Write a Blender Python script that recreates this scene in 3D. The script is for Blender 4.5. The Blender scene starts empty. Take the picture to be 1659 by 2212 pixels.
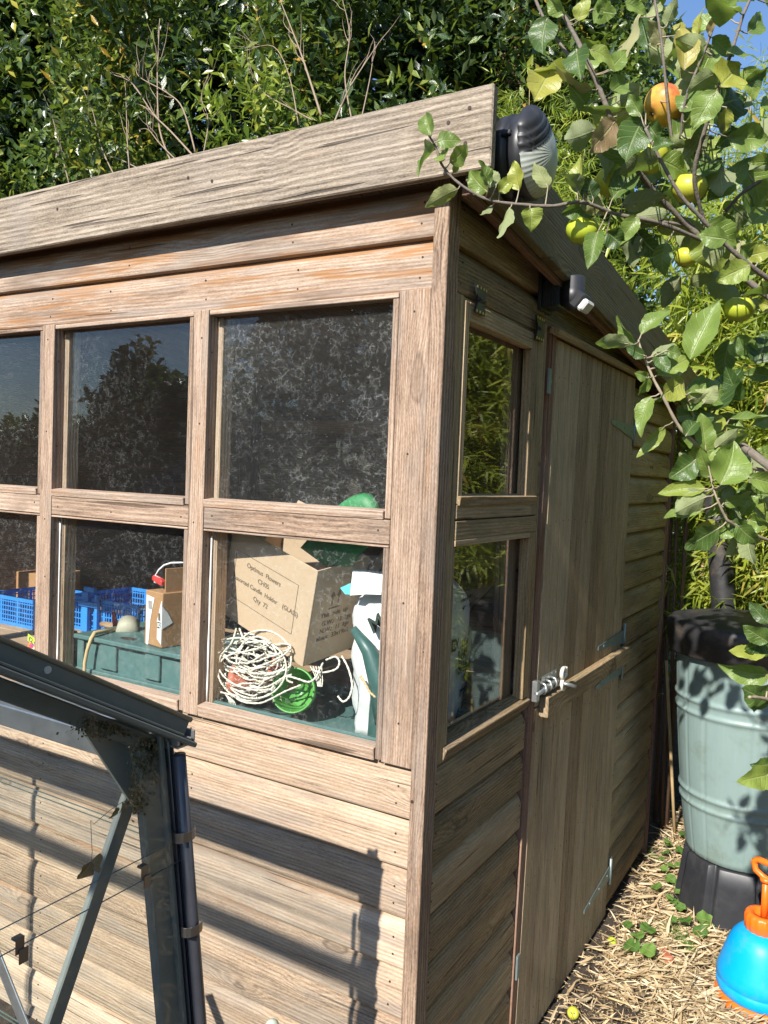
import bpy, math, random
import numpy as np
from mathutils import Vector, Matrix

random.seed(7)
RNG = np.random.default_rng(11)
scn = bpy.context.scene
COL = scn.collection
PI = math.pi

# ------------------------------------------------------------------ camera frame (measured from the photograph)
CAM = np.array([0.78568, -1.54303, 1.70])
FOC, CX, CY = 1735.576, 829.5, 1106.0


def cam_axes(yaw=0.537140060, pitch=-0.0450572334, roll=0.0396621653):
    f = np.array([-math.sin(yaw) * math.cos(pitch), math.cos(yaw) * math.cos(pitch), math.sin(pitch)])
    r = np.array([math.cos(yaw), math.sin(yaw), 0.0])
    u = np.cross(r, f)
    return r * math.cos(roll) + u * math.sin(roll), -r * math.sin(roll) + u * math.cos(roll), f


AR, AU, AF = cam_axes()


def at(u, v, d=None, x=None, y=None, z=None):
    """point seen at photo position (u, v) at depth d, or on the plane x=, y= or z="""
    r = AR * ((u - CX) / FOC) - AU * ((v - CY) / FOC) + AF
    if d is not None:
        t = d
    elif x is not None:
        t = (x - CAM[0]) / r[0]
    elif y is not None:
        t = (y - CAM[1]) / r[1]
    else:
        t = (z - CAM[2]) / r[2]
    return CAM + r * t


def Z(s, ox, oy):
    return lambda a, b: (ox + a * s, oy + b * s)


# ------------------------------------------------------------------ node helpers
class NT:
    def __init__(self, name):
        self.m = bpy.data.materials.new(name)
        self.m.use_nodes = True
        self.t = self.m.node_tree
        self.t.nodes.clear()
        self.out = self.t.nodes.new('ShaderNodeOutputMaterial')

    def n(self, typ, props=None, **inp):
        nd = self.t.nodes.new('ShaderNode' + typ)
        for k, v in (props or {}).items():
            setattr(nd, k, v)
        for k, v in inp.items():
            key = int(k[1:]) if k[0] == '_' else k.replace('_', ' ')
            self.set(nd.inputs[key], v)
        return nd

    def set(self, sock, v):
        if isinstance(v, bpy.types.NodeSocket):
            self.t.links.new(v, sock)
        elif isinstance(v, bpy.types.Node):
            self.t.links.new(v.outputs[0], sock)
        else:
            if sock.type == 'RGBA' and len(v) == 3:
                v = (*v, 1)
            sock.default_value = v

    def math(self, op, a, b=0.0, c=0.0, clamp=False):
        nd = self.t.nodes.new('ShaderNodeMath')
        nd.operation = op
        nd.use_clamp = clamp
        self.set(nd.inputs[0], a)
        self.set(nd.inputs[1], b)
        self.set(nd.inputs[2], c)
        return nd.outputs[0]

    def vec(self, x, y, z):
        return self.n('CombineXYZ', X=x, Y=y, Z=z).outputs[0]

    def noise(self, v, scale=1.0, detail=2.0, rough=0.5, dist=0.0):
        return self.n('TexNoise', Vector=v, Scale=scale, Detail=detail, Roughness=rough, Distortion=dist).outputs[0]

    def ramp(self, f, pts, mode='LINEAR'):
        nd = self.t.nodes.new('ShaderNodeValToRGB')
        nd.color_ramp.interpolation = mode
        el = nd.color_ramp.elements
        while len(el) < len(pts):
            el.new(0.5)
        for e, (p, c) in zip(el, pts):
            e.position = p
            e.color = (*c, 1) if len(c) == 3 else c
        self.set(nd.inputs[0], f)
        return nd.outputs[0]

    def step(self, f, a, b, lo=0.0, hi=1.0):
        return self.n('MapRange', {'clamp': True, 'interpolation_type': 'SMOOTHSTEP'}, Value=f, _1=a, _2=b, _3=lo, _4=hi).outputs[0]

    def mix(self, f, a, b, mode='MIX'):
        nd = self.t.nodes.new('ShaderNodeMix')
        nd.data_type = 'RGBA'
        nd.blend_type = mode
        self.set(nd.inputs[0], f)
        self.set(nd.inputs[6], a)
        self.set(nd.inputs[7], b)
        return nd.outputs[2]

    def bump(self, h, strength=0.3, dist=0.002):
        return self.n('Bump', Strength=strength, Distance=dist, Height=h).outputs[0]

    def done(self, shader):
        self.t.links.new(shader.outputs[0] if isinstance(shader, bpy.types.Node) else shader, self.out.inputs[0])
        return self.m

    def princ(self, **k):
        return self.n('BsdfPrincipled', **k)


def wood(name, dark, mid, light, orange=(0.42, 0.2, 0.085), oamt=0.25, ring=110.0, green=0.0, contrast=1.0, knots=1.0, grey=0.0, bumps=0.5, wobble=8.0, warpamt=0.03, cracks=0.68, kscale=2.1, stain=0.6):
    T = NT(name)
    g = T.n('Attribute', {'attribute_name': 'grain'}).outputs['Vector']
    s = T.n('SeparateXYZ', Vector=g)
    L, W, D = s.outputs[0], s.outputs[1], s.outputs[2]
    brd = T.n('Attribute', {'attribute_name': 'brd'}).outputs['Fac']
    M = T.math
    low = T.noise(T.vec(M('MULTIPLY', L, 1.6), M('MULTIPLY', W, 9), M('MULTIPLY', D, 9)), 1, 2)
    kq = M('MULTIPLY', M('SUBTRACT', T.noise(T.vec(M('MULTIPLY', L, 22), M('MULTIPLY', W, 45), 0.0), 1, 2), 0.5), 0.10)
    kd = T.n('TexVoronoi', {'feature': 'F1'}, Vector=T.vec(M('MULTIPLY', L, kscale), M('MULTIPLY', W, kscale * 3.3), M('MULTIPLY', D, 1.0)), Scale=1.0, Randomness=0.9).outputs[0]
    kd = M('ADD', kd, kq)
    km = T.step(kd, 0.36, 0.0)
    kcore = T.step(kd, 0.10, 0.055, 0, knots)
    warp = M('MULTIPLY', M('SUBTRACT', low, 0.5), warpamt)
    w2 = M('ADD', M('ADD', W, warp), M('MULTIPLY', D, 0.55))
    ph = M('ADD', M('MULTIPLY', w2, ring * 6.283), M('MULTIPLY', km, 24.0 * knots))
    wob = T.noise(T.vec(M('MULTIPLY', L, 1.3), M('MULTIPLY', W, 24), M('MULTIPLY', D, 24)), 1, 2)
    ph = M('ADD', ph, M('MULTIPLY', wob, wobble))
    rg = M('ADD', M('MULTIPLY', M('SINE', ph), 0.5), 0.5)
    fib = T.noise(T.vec(M('MULTIPLY', L, 16), M('MULTIPLY', W, 520), M('MULTIPLY', D, 520)), 1, 3, 0.6)
    fib2 = T.noise(T.vec(M('MULTIPLY', L, 7), M('MULTIPLY', W, 150), M('MULTIPLY', D, 150)), 1, 3, 0.65)
    tone = T.noise(T.vec(M('MULTIPLY', L, 3.0), M('MULTIPLY', W, 26), M('MULTIPLY', D, 26)), 1, 4, 0.6)
    pat = T.noise(T.vec(M('MULTIPLY', L, 26), M('MULTIPLY', W, 230), M('MULTIPLY', D, 230)), 1, 4, 0.7)
    val = M('ADD', M('MULTIPLY', M('MULTIPLY', rg, tone), 0.20), M('MULTIPLY', fib, 0.27))
    val = M('ADD', val, M('MULTIPLY', fib2, 0.30))
    val = M('ADD', val, M('MULTIPLY', pat, 0.34))
    spk = T.noise(T.vec(M('MULTIPLY', L, 130), M('MULTIPLY', W, 420), M('MULTIPLY', D, 420)), 1, 2, 0.6)
    val = M('ADD', val, M('MULTIPLY', M('SUBTRACT', spk, 0.5), 0.34))
    val = M('ADD', val, M('MULTIPLY', tone, 0.22))
    val = M('ADD', val, M('MULTIPLY', M('SUBTRACT', brd, 0.5), 0.26))
    val = M('ADD', M('MULTIPLY', M('SUBTRACT', val, 0.615), 1.75 * contrast), 0.5)
    c = T.ramp(val, [(0.08, dark), (0.46, mid), (0.88, light)])
    om = T.noise(T.vec(M('MULTIPLY', L, 3.2), M('MULTIPLY', W, 42), M('MULTIPLY', D, 42)), 1, 3, 0.6)
    ob = M('MULTIPLY', M('SUBTRACT', brd, 0.5), 0.12)
    lap = T.n('Attribute', {'attribute_name': 'lap'}).outputs['Fac']
    fresh = M('ADD', T.step(lap, 0.80, 0.95, 0, 0.24), T.step(lap, 0.10, 0.0, 0, 0.10))
    om = T.step(M('ADD', M('ADD', om, ob), fresh), 0.66 - 0.22 * oamt, 0.80 - 0.22 * oamt, 0, min(1.0, 0.3 + oamt))
    c = T.mix(om, c, T.mix(fib2, tuple(q * 0.55 for q in orange), orange))
    # grey weathering drifts
    gm = T.step(T.noise(T.vec(M('MULTIPLY', L, 2.7), M('MULTIPLY', W, 20), 3.3), 1, 3), 0.48, 0.66, 0, 0.25 + grey)
    c = T.mix(gm, c, T.mix(fib2, (0.085, 0.075, 0.065), (0.36, 0.32, 0.28)))
    stn = T.noise(T.vec(M('MULTIPLY', L, 1.9), M('MULTIPLY', W, 11), M('MULTIPLY', D, 3)), 1, 5, 0.65)
    c = T.mix(T.step(stn, 0.54, 0.68, 0, stain), c, T.mix(fib2, tuple(q * 0.6 for q in dark), mid))
    # checks (drying cracks) follow the grain
    ck = T.noise(T.vec(M('MULTIPLY', L, 2.3), M('MULTIPLY', w2, 95), M('MULTIPLY', D, 40)), 1, 1.5)
    ck = T.step(ck, cracks, cracks + 0.035)
    c = T.mix(M('MULTIPLY', ck, 0.7), c, tuple(q * 0.45 for q in dark))
    kr = T.step(M('ABSOLUTE', M('SUBTRACT', kd, 0.105)), 0.03, 0.0, 0, 0.65 * knots)
    c = T.mix(M('MULTIPLY', kcore, 0.72), c, tuple(0.5 * (a + b) * 0.85 for a, b in zip(dark, mid)))
    c = T.mix(kr, c, tuple(q * 0.7 for q in dark))
    if green:
        gz = T.noise(T.vec(M('MULTIPLY', L, 3), M('MULTIPLY', W, 13), M('MULTIPLY', D, 13)), 1, 4, 0.6)
        c = T.mix(T.step(gz, 0.46, 0.68, 0, green), c, (0.115, 0.125, 0.075))
    h = M('ADD', M('MULTIPLY', rg, 0.5), M('MULTIPLY', fib2, 0.9))
    h = M('SUBTRACT', h, M('MULTIPLY', ck, 1.2))
    return T.done(T.princ(Base_Color=c, Roughness=0.82, Specular_IOR_Level=0.25, Normal=T.bump(h, bumps, 0.0022)))


def plain(name, col, rough=0.5, metal=0.0, spec=0.5, var=0.15, scale=30.0, dirt=None, damt=0.0, bump=0.0, bscale=200.0, sub=None):
    T = NT(name)
    co = T.n('TexCoord').outputs['Object']
    nz = T.noise(co, scale, 4, 0.6)
    c = T.mix(nz, tuple(q * (1 - var) for q in col), tuple(min(1, q * (1 + var)) for q in col))
    if dirt:
        c = T.mix(T.step(T.noise(co, scale * 0.37, 6, 0.7), 0.5, 0.72, 0, damt), c, dirt)
    kw = dict(Base_Color=c, Roughness=T.math('ADD', rough - 0.08, T.math('MULTIPLY', nz, 0.16)), Metallic=metal, Specular_IOR_Level=spec)
    if bump:
        kw['Normal'] = T.bump(T.noise(co, bscale, 3), bump, 0.002)
    return T.done(T.princ(**kw))


def leafmat(name, stops, back, trans=0.35, gloss=0.35, veins=0.0, spots=0.0, gl=0.5):
    T = NT(name)
    a = T.n('Attribute', {'attribute_name': 'lf'}).outputs['Vector']
    s = T.n('SeparateXYZ', Vector=a)
    t, sd, rnd = s.outputs
    c = T.ramp(rnd, stops)
    co = T.n('TexCoord').outputs['Object']
    nz = T.noise(co, 60, 3)
    c = T.mix(T.math('MULTIPLY', nz, 0.5), c, T.mix(0.5, c, (0.01, 0.02, 0.004)))
    bump = None
    if veins:
        ab = T.math('ABSOLUTE', sd)
        vv = T.math('SINE', T.math('MULTIPLY', T.math('SUBTRACT', t, T.math('MULTIPLY', ab, 0.22)), 46.0))
        vm = T.step(vv, 0.80, 1.0)
        mid = T.step(ab, 0.09, 0.02)
        vm = T.math('MAXIMUM', T.math('MULTIPLY', vm, 0.55), mid)
        c = T.mix(T.math('MULTIPLY', vm, veins), c, T.mix(0.55, c, (0.42, 0.48, 0.2)))
        qn = T.noise(co, 420, 2)
        bump = T.bump(T.math('SUBTRACT', T.math('MULTIPLY', qn, 0.5), T.math('MULTIPLY', vm, 0.8)), 0.55, 0.0025)
    if spots:
        sp = T.noise(co, 75, 3, 0.6)
        c = T.mix(T.step(sp, 0.66, 0.73, 0, spots), c, (0.16, 0.07, 0.025))
    geo = T.n('NewGeometry').outputs['Backfacing']
    cb = T.mix(0.35, back, c)
    c2 = T.mix(geo, c, cb)
    kw = dict(Base_Color=c2, Roughness=T.math('ADD', gloss, T.math('MULTIPLY', geo, 0.35)), Specular_IOR_Level=gl)
    if bump is not None:
        kw['Normal'] = bump
    p = T.princ(**kw)
    tr = T.n('BsdfTranslucent', Color=T.mix(0.5, c, (0.28, 0.42, 0.04)))
    return T.done(T.n('MixShader', _0=trans, _1=p.outputs[0], _2=tr.outputs[0]))


def glass(name, dust=0.25, webs=0.5, tint=(0.975, 0.99, 0.985), film=0.03, base=0.05, wscale=1.0, top=1.0):
    T = NT(name)
    M = T.math
    fc = T.n('LayerWeight', Blend=0.5).outputs['Facing']
    fr = M('ADD', M('MULTIPLY', M('POWER', fc, 5.0), top - base), base)
    tr = T.n('BsdfTransparent', Color=tint)
    gl = T.n('BsdfGlossy', Color=(1, 1, 1), Roughness=0.012)
    sh = T.n('MixShader', _0=fr, _1=tr.outputs[0], _2=gl.outputs[0])
    co = T.n('TexCoord').outputs['Object']
    wn = T.n('TexNoise', Vector=co, Scale=26.0, Detail=3.0)
    wv = T.n('VectorMath', {'operation': 'MULTIPLY_ADD'}, _0=wn.outputs[1], _1=(0.014, 0.014, 0.014), _2=co).outputs[0]
    big = T.noise(co, 3.1, 4, 0.62)
    mask = T.step(big, 0.30, 0.74)
    e1 = T.n('TexVoronoi', {'feature': 'DISTANCE_TO_EDGE'}, Vector=wv, Scale=62.0 * wscale).outputs[0]
    e2 = T.n('TexVoronoi', {'feature': 'DISTANCE_TO_EDGE'}, Vector=wv, Scale=140.0 * wscale).outputs[0]
    brk = T.step(T.noise(co, 70, 2), 0.46, 0.60)
    w = M('MAXIMUM', T.step(e1, 0.05, 0.01), M('MULTIPLY', T.step(e2, 0.06, 0.0), 0.45))
    w = M('MULTIPLY', M('MULTIPLY', w, brk), mask)
    sp = T.n('TexVoronoi', {'feature': 'F1'}, Vector=co, Scale=75.0).outputs[0]
    speck = M('MULTIPLY', T.step(sp, 0.15, 0.07), T.step(T.noise(co, 33, 2), 0.5, 0.62))
    fine = T.noise(co, 620, 3, 0.75)
    fmask = M('MULTIPLY', T.step(fine, 0.48, 0.74), M('ADD', 0.25, mask))
    fac = M('ADD', M('MULTIPLY', w, webs), M('MULTIPLY', fmask, dust))
    fac = M('ADD', fac, M('MULTIPLY', speck, webs * 0.9))
    fac = M('ADD', fac, film, clamp=True)
    df = T.n('BsdfDiffuse', Color=(0.62, 0.63, 0.60))
    return T.done(T.n('MixShader', _0=fac, _1=sh.outputs[0], _2=df.outputs[0]))


# ------------------------------------------------------------------ mesh builder
def nrm(v):
    v = np.asarray(v, float)
    return v / (np.linalg.norm(v) + 1e-12)


class MB:
    def __init__(s):
        s.v, s.f, s.mi, s.g, s.b, s.sm, s.lp = [], [], [], [], [], [], []

    def add(s, verts, faces, mi=0, grain=None, brd=None, smooth=False, lap=None):
        o = len(s.v)
        s.v += [tuple(map(float, p)) for p in verts]
        s.f += [tuple(i + o for i in f) for f in faces]
        s.mi += [mi] * len(faces) if isinstance(mi, int) else list(mi)
        s.sm += [smooth] * len(faces)
        if grain is None:
            grain = verts
        s.g += [tuple(map(float, p)) for p in grain]
        s.b += [random.random() if brd is None else brd] * len(verts)
        s.lp += [0.5] * len(verts) if lap is None else lap
        return s

    def board(s, c, ax, size, mi=0, ch=0.0015, brd=None):
        """chamfered box: ax = three unit axes, the first along the grain; size = full lengths"""
        c = np.asarray(c, float)
        A = np.array([nrm(a) for a in ax])
        h = np.array(size) / 2.0
        ch = min(ch, h.min() * 0.45)
        vs, idx = [], {}
        for sx in (-1, 1):
            for sy in (-1, 1):
                for sz in (-1, 1):
                    for k in range(3):
                        q = np.array([sx, sy, sz]) * (h - ch)
                        q[k] = (sx, sy, sz)[k] * h[k]
                        idx[(sx, sy, sz, k)] = len(vs)
                        vs.append(q)
        fs = []
        for k in range(3):
            a, b = (k + 1) % 3, (k + 2) % 3
            for sg in (-1, 1):
                quad = []
                for (p, q) in ((-1, -1), (1, -1), (1, 1), (-1, 1)):
                    sgn = [0, 0, 0]
                    sgn[k], sgn[a], sgn[b] = sg, p, q
                    quad.append(idx[(*sgn, k)])
                fs.append(quad if sg > 0 else quad[::-1])
            for p in (-1, 1):
                for q in (-1, 1):
                    s0, s1 = [0, 0, 0], [0, 0, 0]
                    s0[k], s0[a], s0[b] = -1, p, q
                    s1[k], s1[a], s1[b] = 1, p, q
                    f = [idx[(*s0, a)], idx[(*s1, a)], idx[(*s1, b)], idx[(*s0, b)]]
                    fs.append(f if p * q > 0 else f[::-1])
        for sx in (-1, 1):
            for sy in (-1, 1):
                for sz in (-1, 1):
                    f = [idx[(sx, sy, sz, k)] for k in range(3)]
                    fs.append(f if sx * sy * sz > 0 else f[::-1])
        off = np.array([random.uniform(0, 40), random.uniform(0, 40), random.uniform(0, 40)])
        if np.linalg.det(A) < 0:
            fs = [f[::-1] for f in fs]
        s.add([c + q @ A for q in vs], fs, mi, [q + off for q in vs], brd)
        return s

    def bar(s, x0, x1, y0, y1, z0, z1, long='x', mi=0, ch=0.0015, brd=None):
        c = ((x0 + x1) / 2, (y0 + y1) / 2, (z0 + z1) / 2)
        d = (abs(x1 - x0), abs(y1 - y0), abs(z1 - z0))
        E = np.eye(3)
        o = {'x': (0, 1, 2), 'y': (1, 2, 0), 'z': (2, 0, 1)}[long]
        return s.board(c, [E[i] for i in o], [d[i] for i in o], mi, ch, brd)

    def beam(s, p0, p1, w, t, up=(0, 0, 1), mi=0, ch=0.0015, brd=None):
        """bar from p0 to p1, w across 'up', t along the remaining axis"""
        p0, p1 = np.asarray(p0, float), np.asarray(p1, float)
        a = nrm(p1 - p0)
        b = nrm(np.asarray(up, float) - a * np.dot(up, a))
        return s.board((p0 + p1) / 2, [a, b, np.cross(a, b)], (np.linalg.norm(p1 - p0), w, t), mi, ch, brd)

    def tube(s, path, rad, n=8, mi=0, caps=True, smooth=True):
        path = [np.asarray(p, float) for p in path]
        if not hasattr(rad, '__len__'):
            rad = [rad] * len(path)
        vs, prev = [], None
        for i, p in enumerate(path):
            t = nrm(path[min(i + 1, len(path) - 1)] - path[max(i - 1, 0)])
            if prev is None:
                prev = np.cross(t, (0.31, 0.2, 0.93))
                if np.linalg.norm(prev) < 1e-3:
                    prev = np.cross(t, (1, 0, 0))
            u = nrm(prev - t * np.dot(prev, t))
            w = np.cross(t, u)
            prev = u
            for k in range(n):
                a = 2 * PI * k / n
                vs.append(p + (u * math.cos(a) + w * math.sin(a)) * rad[i])
        fs = []
        for i in range(len(path) - 1):
            for k in range(n):
                fs.append((i * n + k, i * n + (k + 1) % n, (i + 1) * n + (k + 1) % n, (i + 1) * n + k))
        if caps:
            fs.append(tuple(range(n))[::-1])
            fs.append(tuple((len(path) - 1) * n + k for k in range(n)))
        L = np.cumsum([0] + [np.linalg.norm(path[i + 1] - path[i]) for i in range(len(path) - 1)])
        gr = [(L[i], rad[i] * 3 * math.cos(2 * PI * k / n), rad[i] * 3 * math.sin(2 * PI * k / n)) for i in range(len(path)) for k in range(n)]
        s.add(vs, fs, mi, gr, None, smooth)
        return s

    def lathe(s, prof, c=(0, 0, 0), axis=(0, 0, 1), n=32, mi=0, smooth=True, a0=0.0, a1=2 * PI, rmul=None):
        """prof = list of (radius, height) ; optional rmul(angle, i) scales the radius"""
        c = np.asarray(c, float)
        a = nrm(axis)
        u = nrm(np.cross(a, (0.3, 0.9, 0.1)) if abs(a[2]) > 0.9 else np.cross(a, (0, 0, 1)))
        w = np.cross(a, u)
        full = abs(a1 - a0 - 2 * PI) < 1e-6
        m = n if full else n + 1
        vs = []
        for i, (r, h) in enumerate(prof):
            for k in range(m):
                an = a0 + (a1 - a0) * k / n
                rr = r * (rmul(an, i) if rmul else 1)
                vs.append(c + a * h + (u * math.cos(an) + w * math.sin(an)) * rr)
        fs = []
        for i in range(len(prof) - 1):
            for k in range(n):
                k2 = (k + 1) % m
                fs.append((i * m + k, i * m + k2, (i + 1) * m + k2, (i + 1) * m + k))
        s.add(vs, fs, mi, None, None, smooth)
        return s

    def prism(s, pts, thick, mi=0):
        """flat polygon (3-D points) given a thickness vector"""
        pts = [np.asarray(p, float) for p in pts]
        th = np.asarray(thick, float)
        n = len(pts)
        vs = pts + [p + th for p in pts]
        fs = [tuple(range(n))[::-1], tuple(range(n, 2 * n))]
        fs += [(i, (i + 1) % n, n + (i + 1) % n, n + i) for i in range(n)]
        s.add(vs, fs, mi)
        return s

    def disc(s, c, nv, r, h=0.0006, n=8, mi=0):
        c, nv = np.asarray(c, float), nrm(nv)
        u = nrm(np.cross(nv, (0.2, 0.3, 0.9)))
        w = np.cross(nv, u)
        vs = [c + nv * hh + (u * math.cos(2 * PI * k / n) + w * math.sin(2 * PI * k / n)) * r for hh in (-h, h) for k in range(n)]
        fs = [tuple(range(n, 2 * n))] + [(k, (k + 1) % n, n + (k + 1) % n, n + k) for k in range(n)]
        s.add(vs, fs, mi)
        return s

    def build(s, name, mats, parent=None, **tags):
        me = bpy.data.meshes.new(name)
        me.from_pydata(s.v, [], s.f)
        for m in (mats if isinstance(mats, (list, tuple)) else [mats]):
            me.materials.append(m)
        me.polygons.foreach_set('material_index', s.mi)
        me.polygons.foreach_set('use_smooth', s.sm)
        at_ = me.attributes.new('grain', 'FLOAT_VECTOR', 'POINT')
        at_.data.foreach_set('vector', np.array(s.g, np.float32).ravel())
        ab = me.attributes.new('brd', 'FLOAT', 'POINT')
        ab.data.foreach_set('value', np.array(s.b, np.float32))
        al = me.attributes.new('lap', 'FLOAT', 'POINT')
        al.data.foreach_set('value', np.array(s.lp, np.float32))
        me.update()
        return link(bpy.data.objects.new(name, me), parent, **tags)


def link(o, parent=None, label=None, cat=None, group=None, kind=None):
    COL.objects.link(o)
    if parent is not None:
        o.parent = parent
        o.matrix_parent_inverse = Matrix.Translation(parent.location).inverted()
    if label:
        o['label'] = label
    if cat:
        o['category'] = cat
    if group:
        o['group'] = group
    if kind:
        o['kind'] = kind
    return o


def thing(name, label, cat, loc, group=None):
    o = bpy.data.objects.new(name, None)
    o.empty_display_size = 0.05
    o.location = tuple(map(float, loc))
    return link(o, None, label, cat, group)


def ico(mb, c, r, sub=2, mi=0, disp=0.0, sc=(1, 1, 1), seed=0.0):
    import bmesh
    bm = bmesh.new()
    bmesh.ops.create_icosphere(bm, subdivisions=sub, radius=1.0)
    vs = []
    for v in bm.verts:
        p = np.array(v.co)
        d = 1 + disp * (math.sin(p[0] * 5 + seed) * math.sin(p[1] * 6.3 + seed * 2) + 0.6 * math.sin(p[2] * 11 + seed * 3 + p[0] * 7))
        vs.append(np.asarray(c) + p * r * d * np.array(sc))
    fs = [[v.index for v in f.verts] for f in bm.faces]
    bm.free()
    mb.add(vs, fs, mi, None, None, True)


# ------------------------------------------------------------------ leaf cloud builder
def norm_rows(a):
    return a / (np.linalg.norm(a, axis=1, keepdims=True) + 1e-9)


def leafmesh(name, m, parent, P, D, N, L, W, rnd, shape='ovate', nt=3, ns=1, fold=0.3, curl=-0.25, twist=None, serr=0.0, **tags):
    P, D, N = np.asarray(P, float), norm_rows(np.asarray(D, float)), np.asarray(N, float)
    n = len(P)
    L = np.broadcast_to(np.asarray(L, float), (n,))
    W = np.broadcast_to(np.asarray(W, float), (n,))
    rnd = np.broadcast_to(np.asarray(rnd, float), (n,))
    fold = np.broadcast_to(np.asarray(fold, float), (n,))
    curl = np.broadcast_to(np.asarray(curl, float), (n,))
    S = norm_rows(np.cross(N, D))
    N = np.cross(D, S)
    ts = np.linspace(0, 1, nt + 1)
    ss = np.linspace(-1, 1, 2 * ns + 1)
    if shape == 'ovate':
        wt = np.sin(PI * ts ** 0.78) ** 0.8
    elif shape == 'lance':
        wt = np.sin(PI * ts ** 0.6) ** 1.0
    elif shape == 'round':
        wt = np.sqrt(np.clip(1 - (2 * ts - 1) ** 2, 0, 1))
    else:
        wt = np.sin(PI * ts ** 0.9)
    wt[0] = max(wt[0], 0.04)
    wt[-1] = 0.02
    if serr:
        wt = wt * (1 + serr * np.where(np.arange(len(ts)) % 2 == 0, 1, -1))
    tt, sg = np.meshgrid(ts, ss, indexing='ij')
    ww = np.repeat(wt[:, None], len(ss), 1)
    tt, sg, ww = tt.ravel(), sg.ravel(), ww.ravel()
    k = len(tt)
    Sx, Nx = S[:, None, :], N[:, None, :]
    if twist is not None:
        ta = np.asarray(twist, float)[:, None] * tt[None, :]
        Sx, Nx = (Sx * np.cos(ta)[:, :, None] + Nx * np.sin(ta)[:, :, None]), (Nx * np.cos(ta)[:, :, None] - Sx * np.sin(ta)[:, :, None])
    V = (P[:, None, :] + D[:, None, :] * (L[:, None] * tt)[:, :, None]
         + Sx * (W[:, None] * 0.5 * sg * ww)[:, :, None]
         + Nx * (fold[:, None] * W[:, None] * 0.5 * np.abs(sg) ** 1.3 * ww + curl[:, None] * L[:, None] * (tt ** 2))[:, :, None])
    if ns > 1:  # gentle waviness of the blade
        ph = RNG.uniform(0, 6.28, (n, 1))
        V += Nx * (0.08 * W[:, None] * np.sin(tt * 13 + ph + sg) * np.abs(sg))[:, :, None]
    q = []
    c = len(ss)
    for i in range(nt):
        for j in range(c - 1):
            q.append((i * c + j, (i + 1) * c + j, (i + 1) * c + j + 1, i * c + j + 1))
    q = np.array(q)
    F = (q[None] + (np.arange(n) * k)[:, None, None]).reshape(-1, 4)
    me = bpy.data.meshes.new(name)
    me.vertices.add(n * k)
    me.vertices.foreach_set('co', V.reshape(-1).astype(np.float32))
    me.loops.add(F.size)
    me.loops.foreach_set('vertex_index', F.ravel().astype(np.int32))
    me.polygons.add(len(F))
    me.polygons.foreach_set('loop_start', np.arange(0, F.size, 4, dtype=np.int32))
    me.polygons.foreach_set('use_smooth', np.ones(len(F), bool))
    me.materials.append(m)
    at_ = me.attributes.new('lf', 'FLOAT_VECTOR', 'POINT')
    lf = np.stack([np.tile(tt, n), np.tile(sg, n), np.repeat(rnd, k)], 1)
    at_.data.foreach_set('vector', lf.ravel().astype(np.float32))
    me.update(calc_edges=True)
    me.validate()
    return link(bpy.data.objects.new(name, me), parent, **tags)


# ------------------------------------------------------------------ materials
W_FRONT = wood('weathered_cladding_wood', (0.15, 0.105, 0.072), (0.395, 0.285, 0.195), (0.58, 0.46, 0.345), oamt=0.12, grey=0.22, contrast=0.9, warpamt=0.022, kscale=3.0, stain=0.38)
W_HEAD = wood('stained_header_wood', (0.085, 0.052, 0.034), (0.28, 0.19, 0.13), (0.47, 0.365, 0.28), orange=(0.40, 0.205, 0.09), oamt=0.62, grey=0.3, warpamt=0.018, kscale=1.5)
W_TRIM = wood('trim_wood', (0.095, 0.062, 0.043), (0.30, 0.208, 0.145), (0.50, 0.385, 0.295), orange=(0.40, 0.22, 0.11), oamt=0.3, ring=150, knots=0.7, grey=0.15, warpamt=0.012)
W_FASC = wood('grey_fascia_wood', (0.055, 0.043, 0.032), (0.225, 0.18, 0.132), (0.42, 0.35, 0.275), oamt=0.04, ring=120, grey=0.25, contrast=1.25, bumps=0.9, wobble=6.0, warpamt=0.010, cracks=0.64, kscale=2.4)
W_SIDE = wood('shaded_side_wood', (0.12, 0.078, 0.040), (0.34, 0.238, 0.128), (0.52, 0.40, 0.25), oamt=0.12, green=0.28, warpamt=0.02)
W_DOOR = wood('door_plank_wood', (0.15, 0.10, 0.056), (0.40, 0.292, 0.175), (0.57, 0.45, 0.30), oamt=0.05, green=0.2, ring=90, knots=0.5, warpamt=0.015)
W_RED = wood('red_brown_frame_wood', (0.09, 0.045, 0.03), (0.20, 0.105, 0.07), (0.32, 0.20, 0.14), oamt=0.3, knots=0.3)
W_BARGE = wood('mossy_barge_wood', (0.07, 0.052, 0.026), (0.155, 0.115, 0.055), (0.25, 0.20, 0.11), oamt=0.05, green=0.5)
W_IN = wood('interior_wood', (0.10, 0.06, 0.04), (0.22, 0.14, 0.09), (0.32, 0.22, 0.15), oamt=0.3)
W_STUD = wood('pale_stud_wood', (0.22, 0.13, 0.07), (0.42, 0.28, 0.17), (0.55, 0.40, 0.27), oamt=0.3, ring=150, knots=0.3)
NAIL = plain('rusty_nail', (0.05, 0.03, 0.022), 0.7, 0.3)
HOLE_SHADE = plain('painted_hole_shade', (0.03, 0.022, 0.018), 0.9)
BLACK = plain('black_plastic', (0.022, 0.023, 0.027), 0.42, spec=0.45, var=0.25, dirt=(0.12, 0.11, 0.10), damt=0.15)
LENS = NT('frosted_lens')
_co = LENS.n('TexCoord').outputs['Object']
_s = LENS.n('SeparateXYZ', Vector=_co)
_an = LENS.math('ARCTAN2', _s.outputs[1], _s.outputs[2])
_rib = LENS.math('SINE', LENS.math('MULTIPLY', _an, 46.0))
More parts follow.
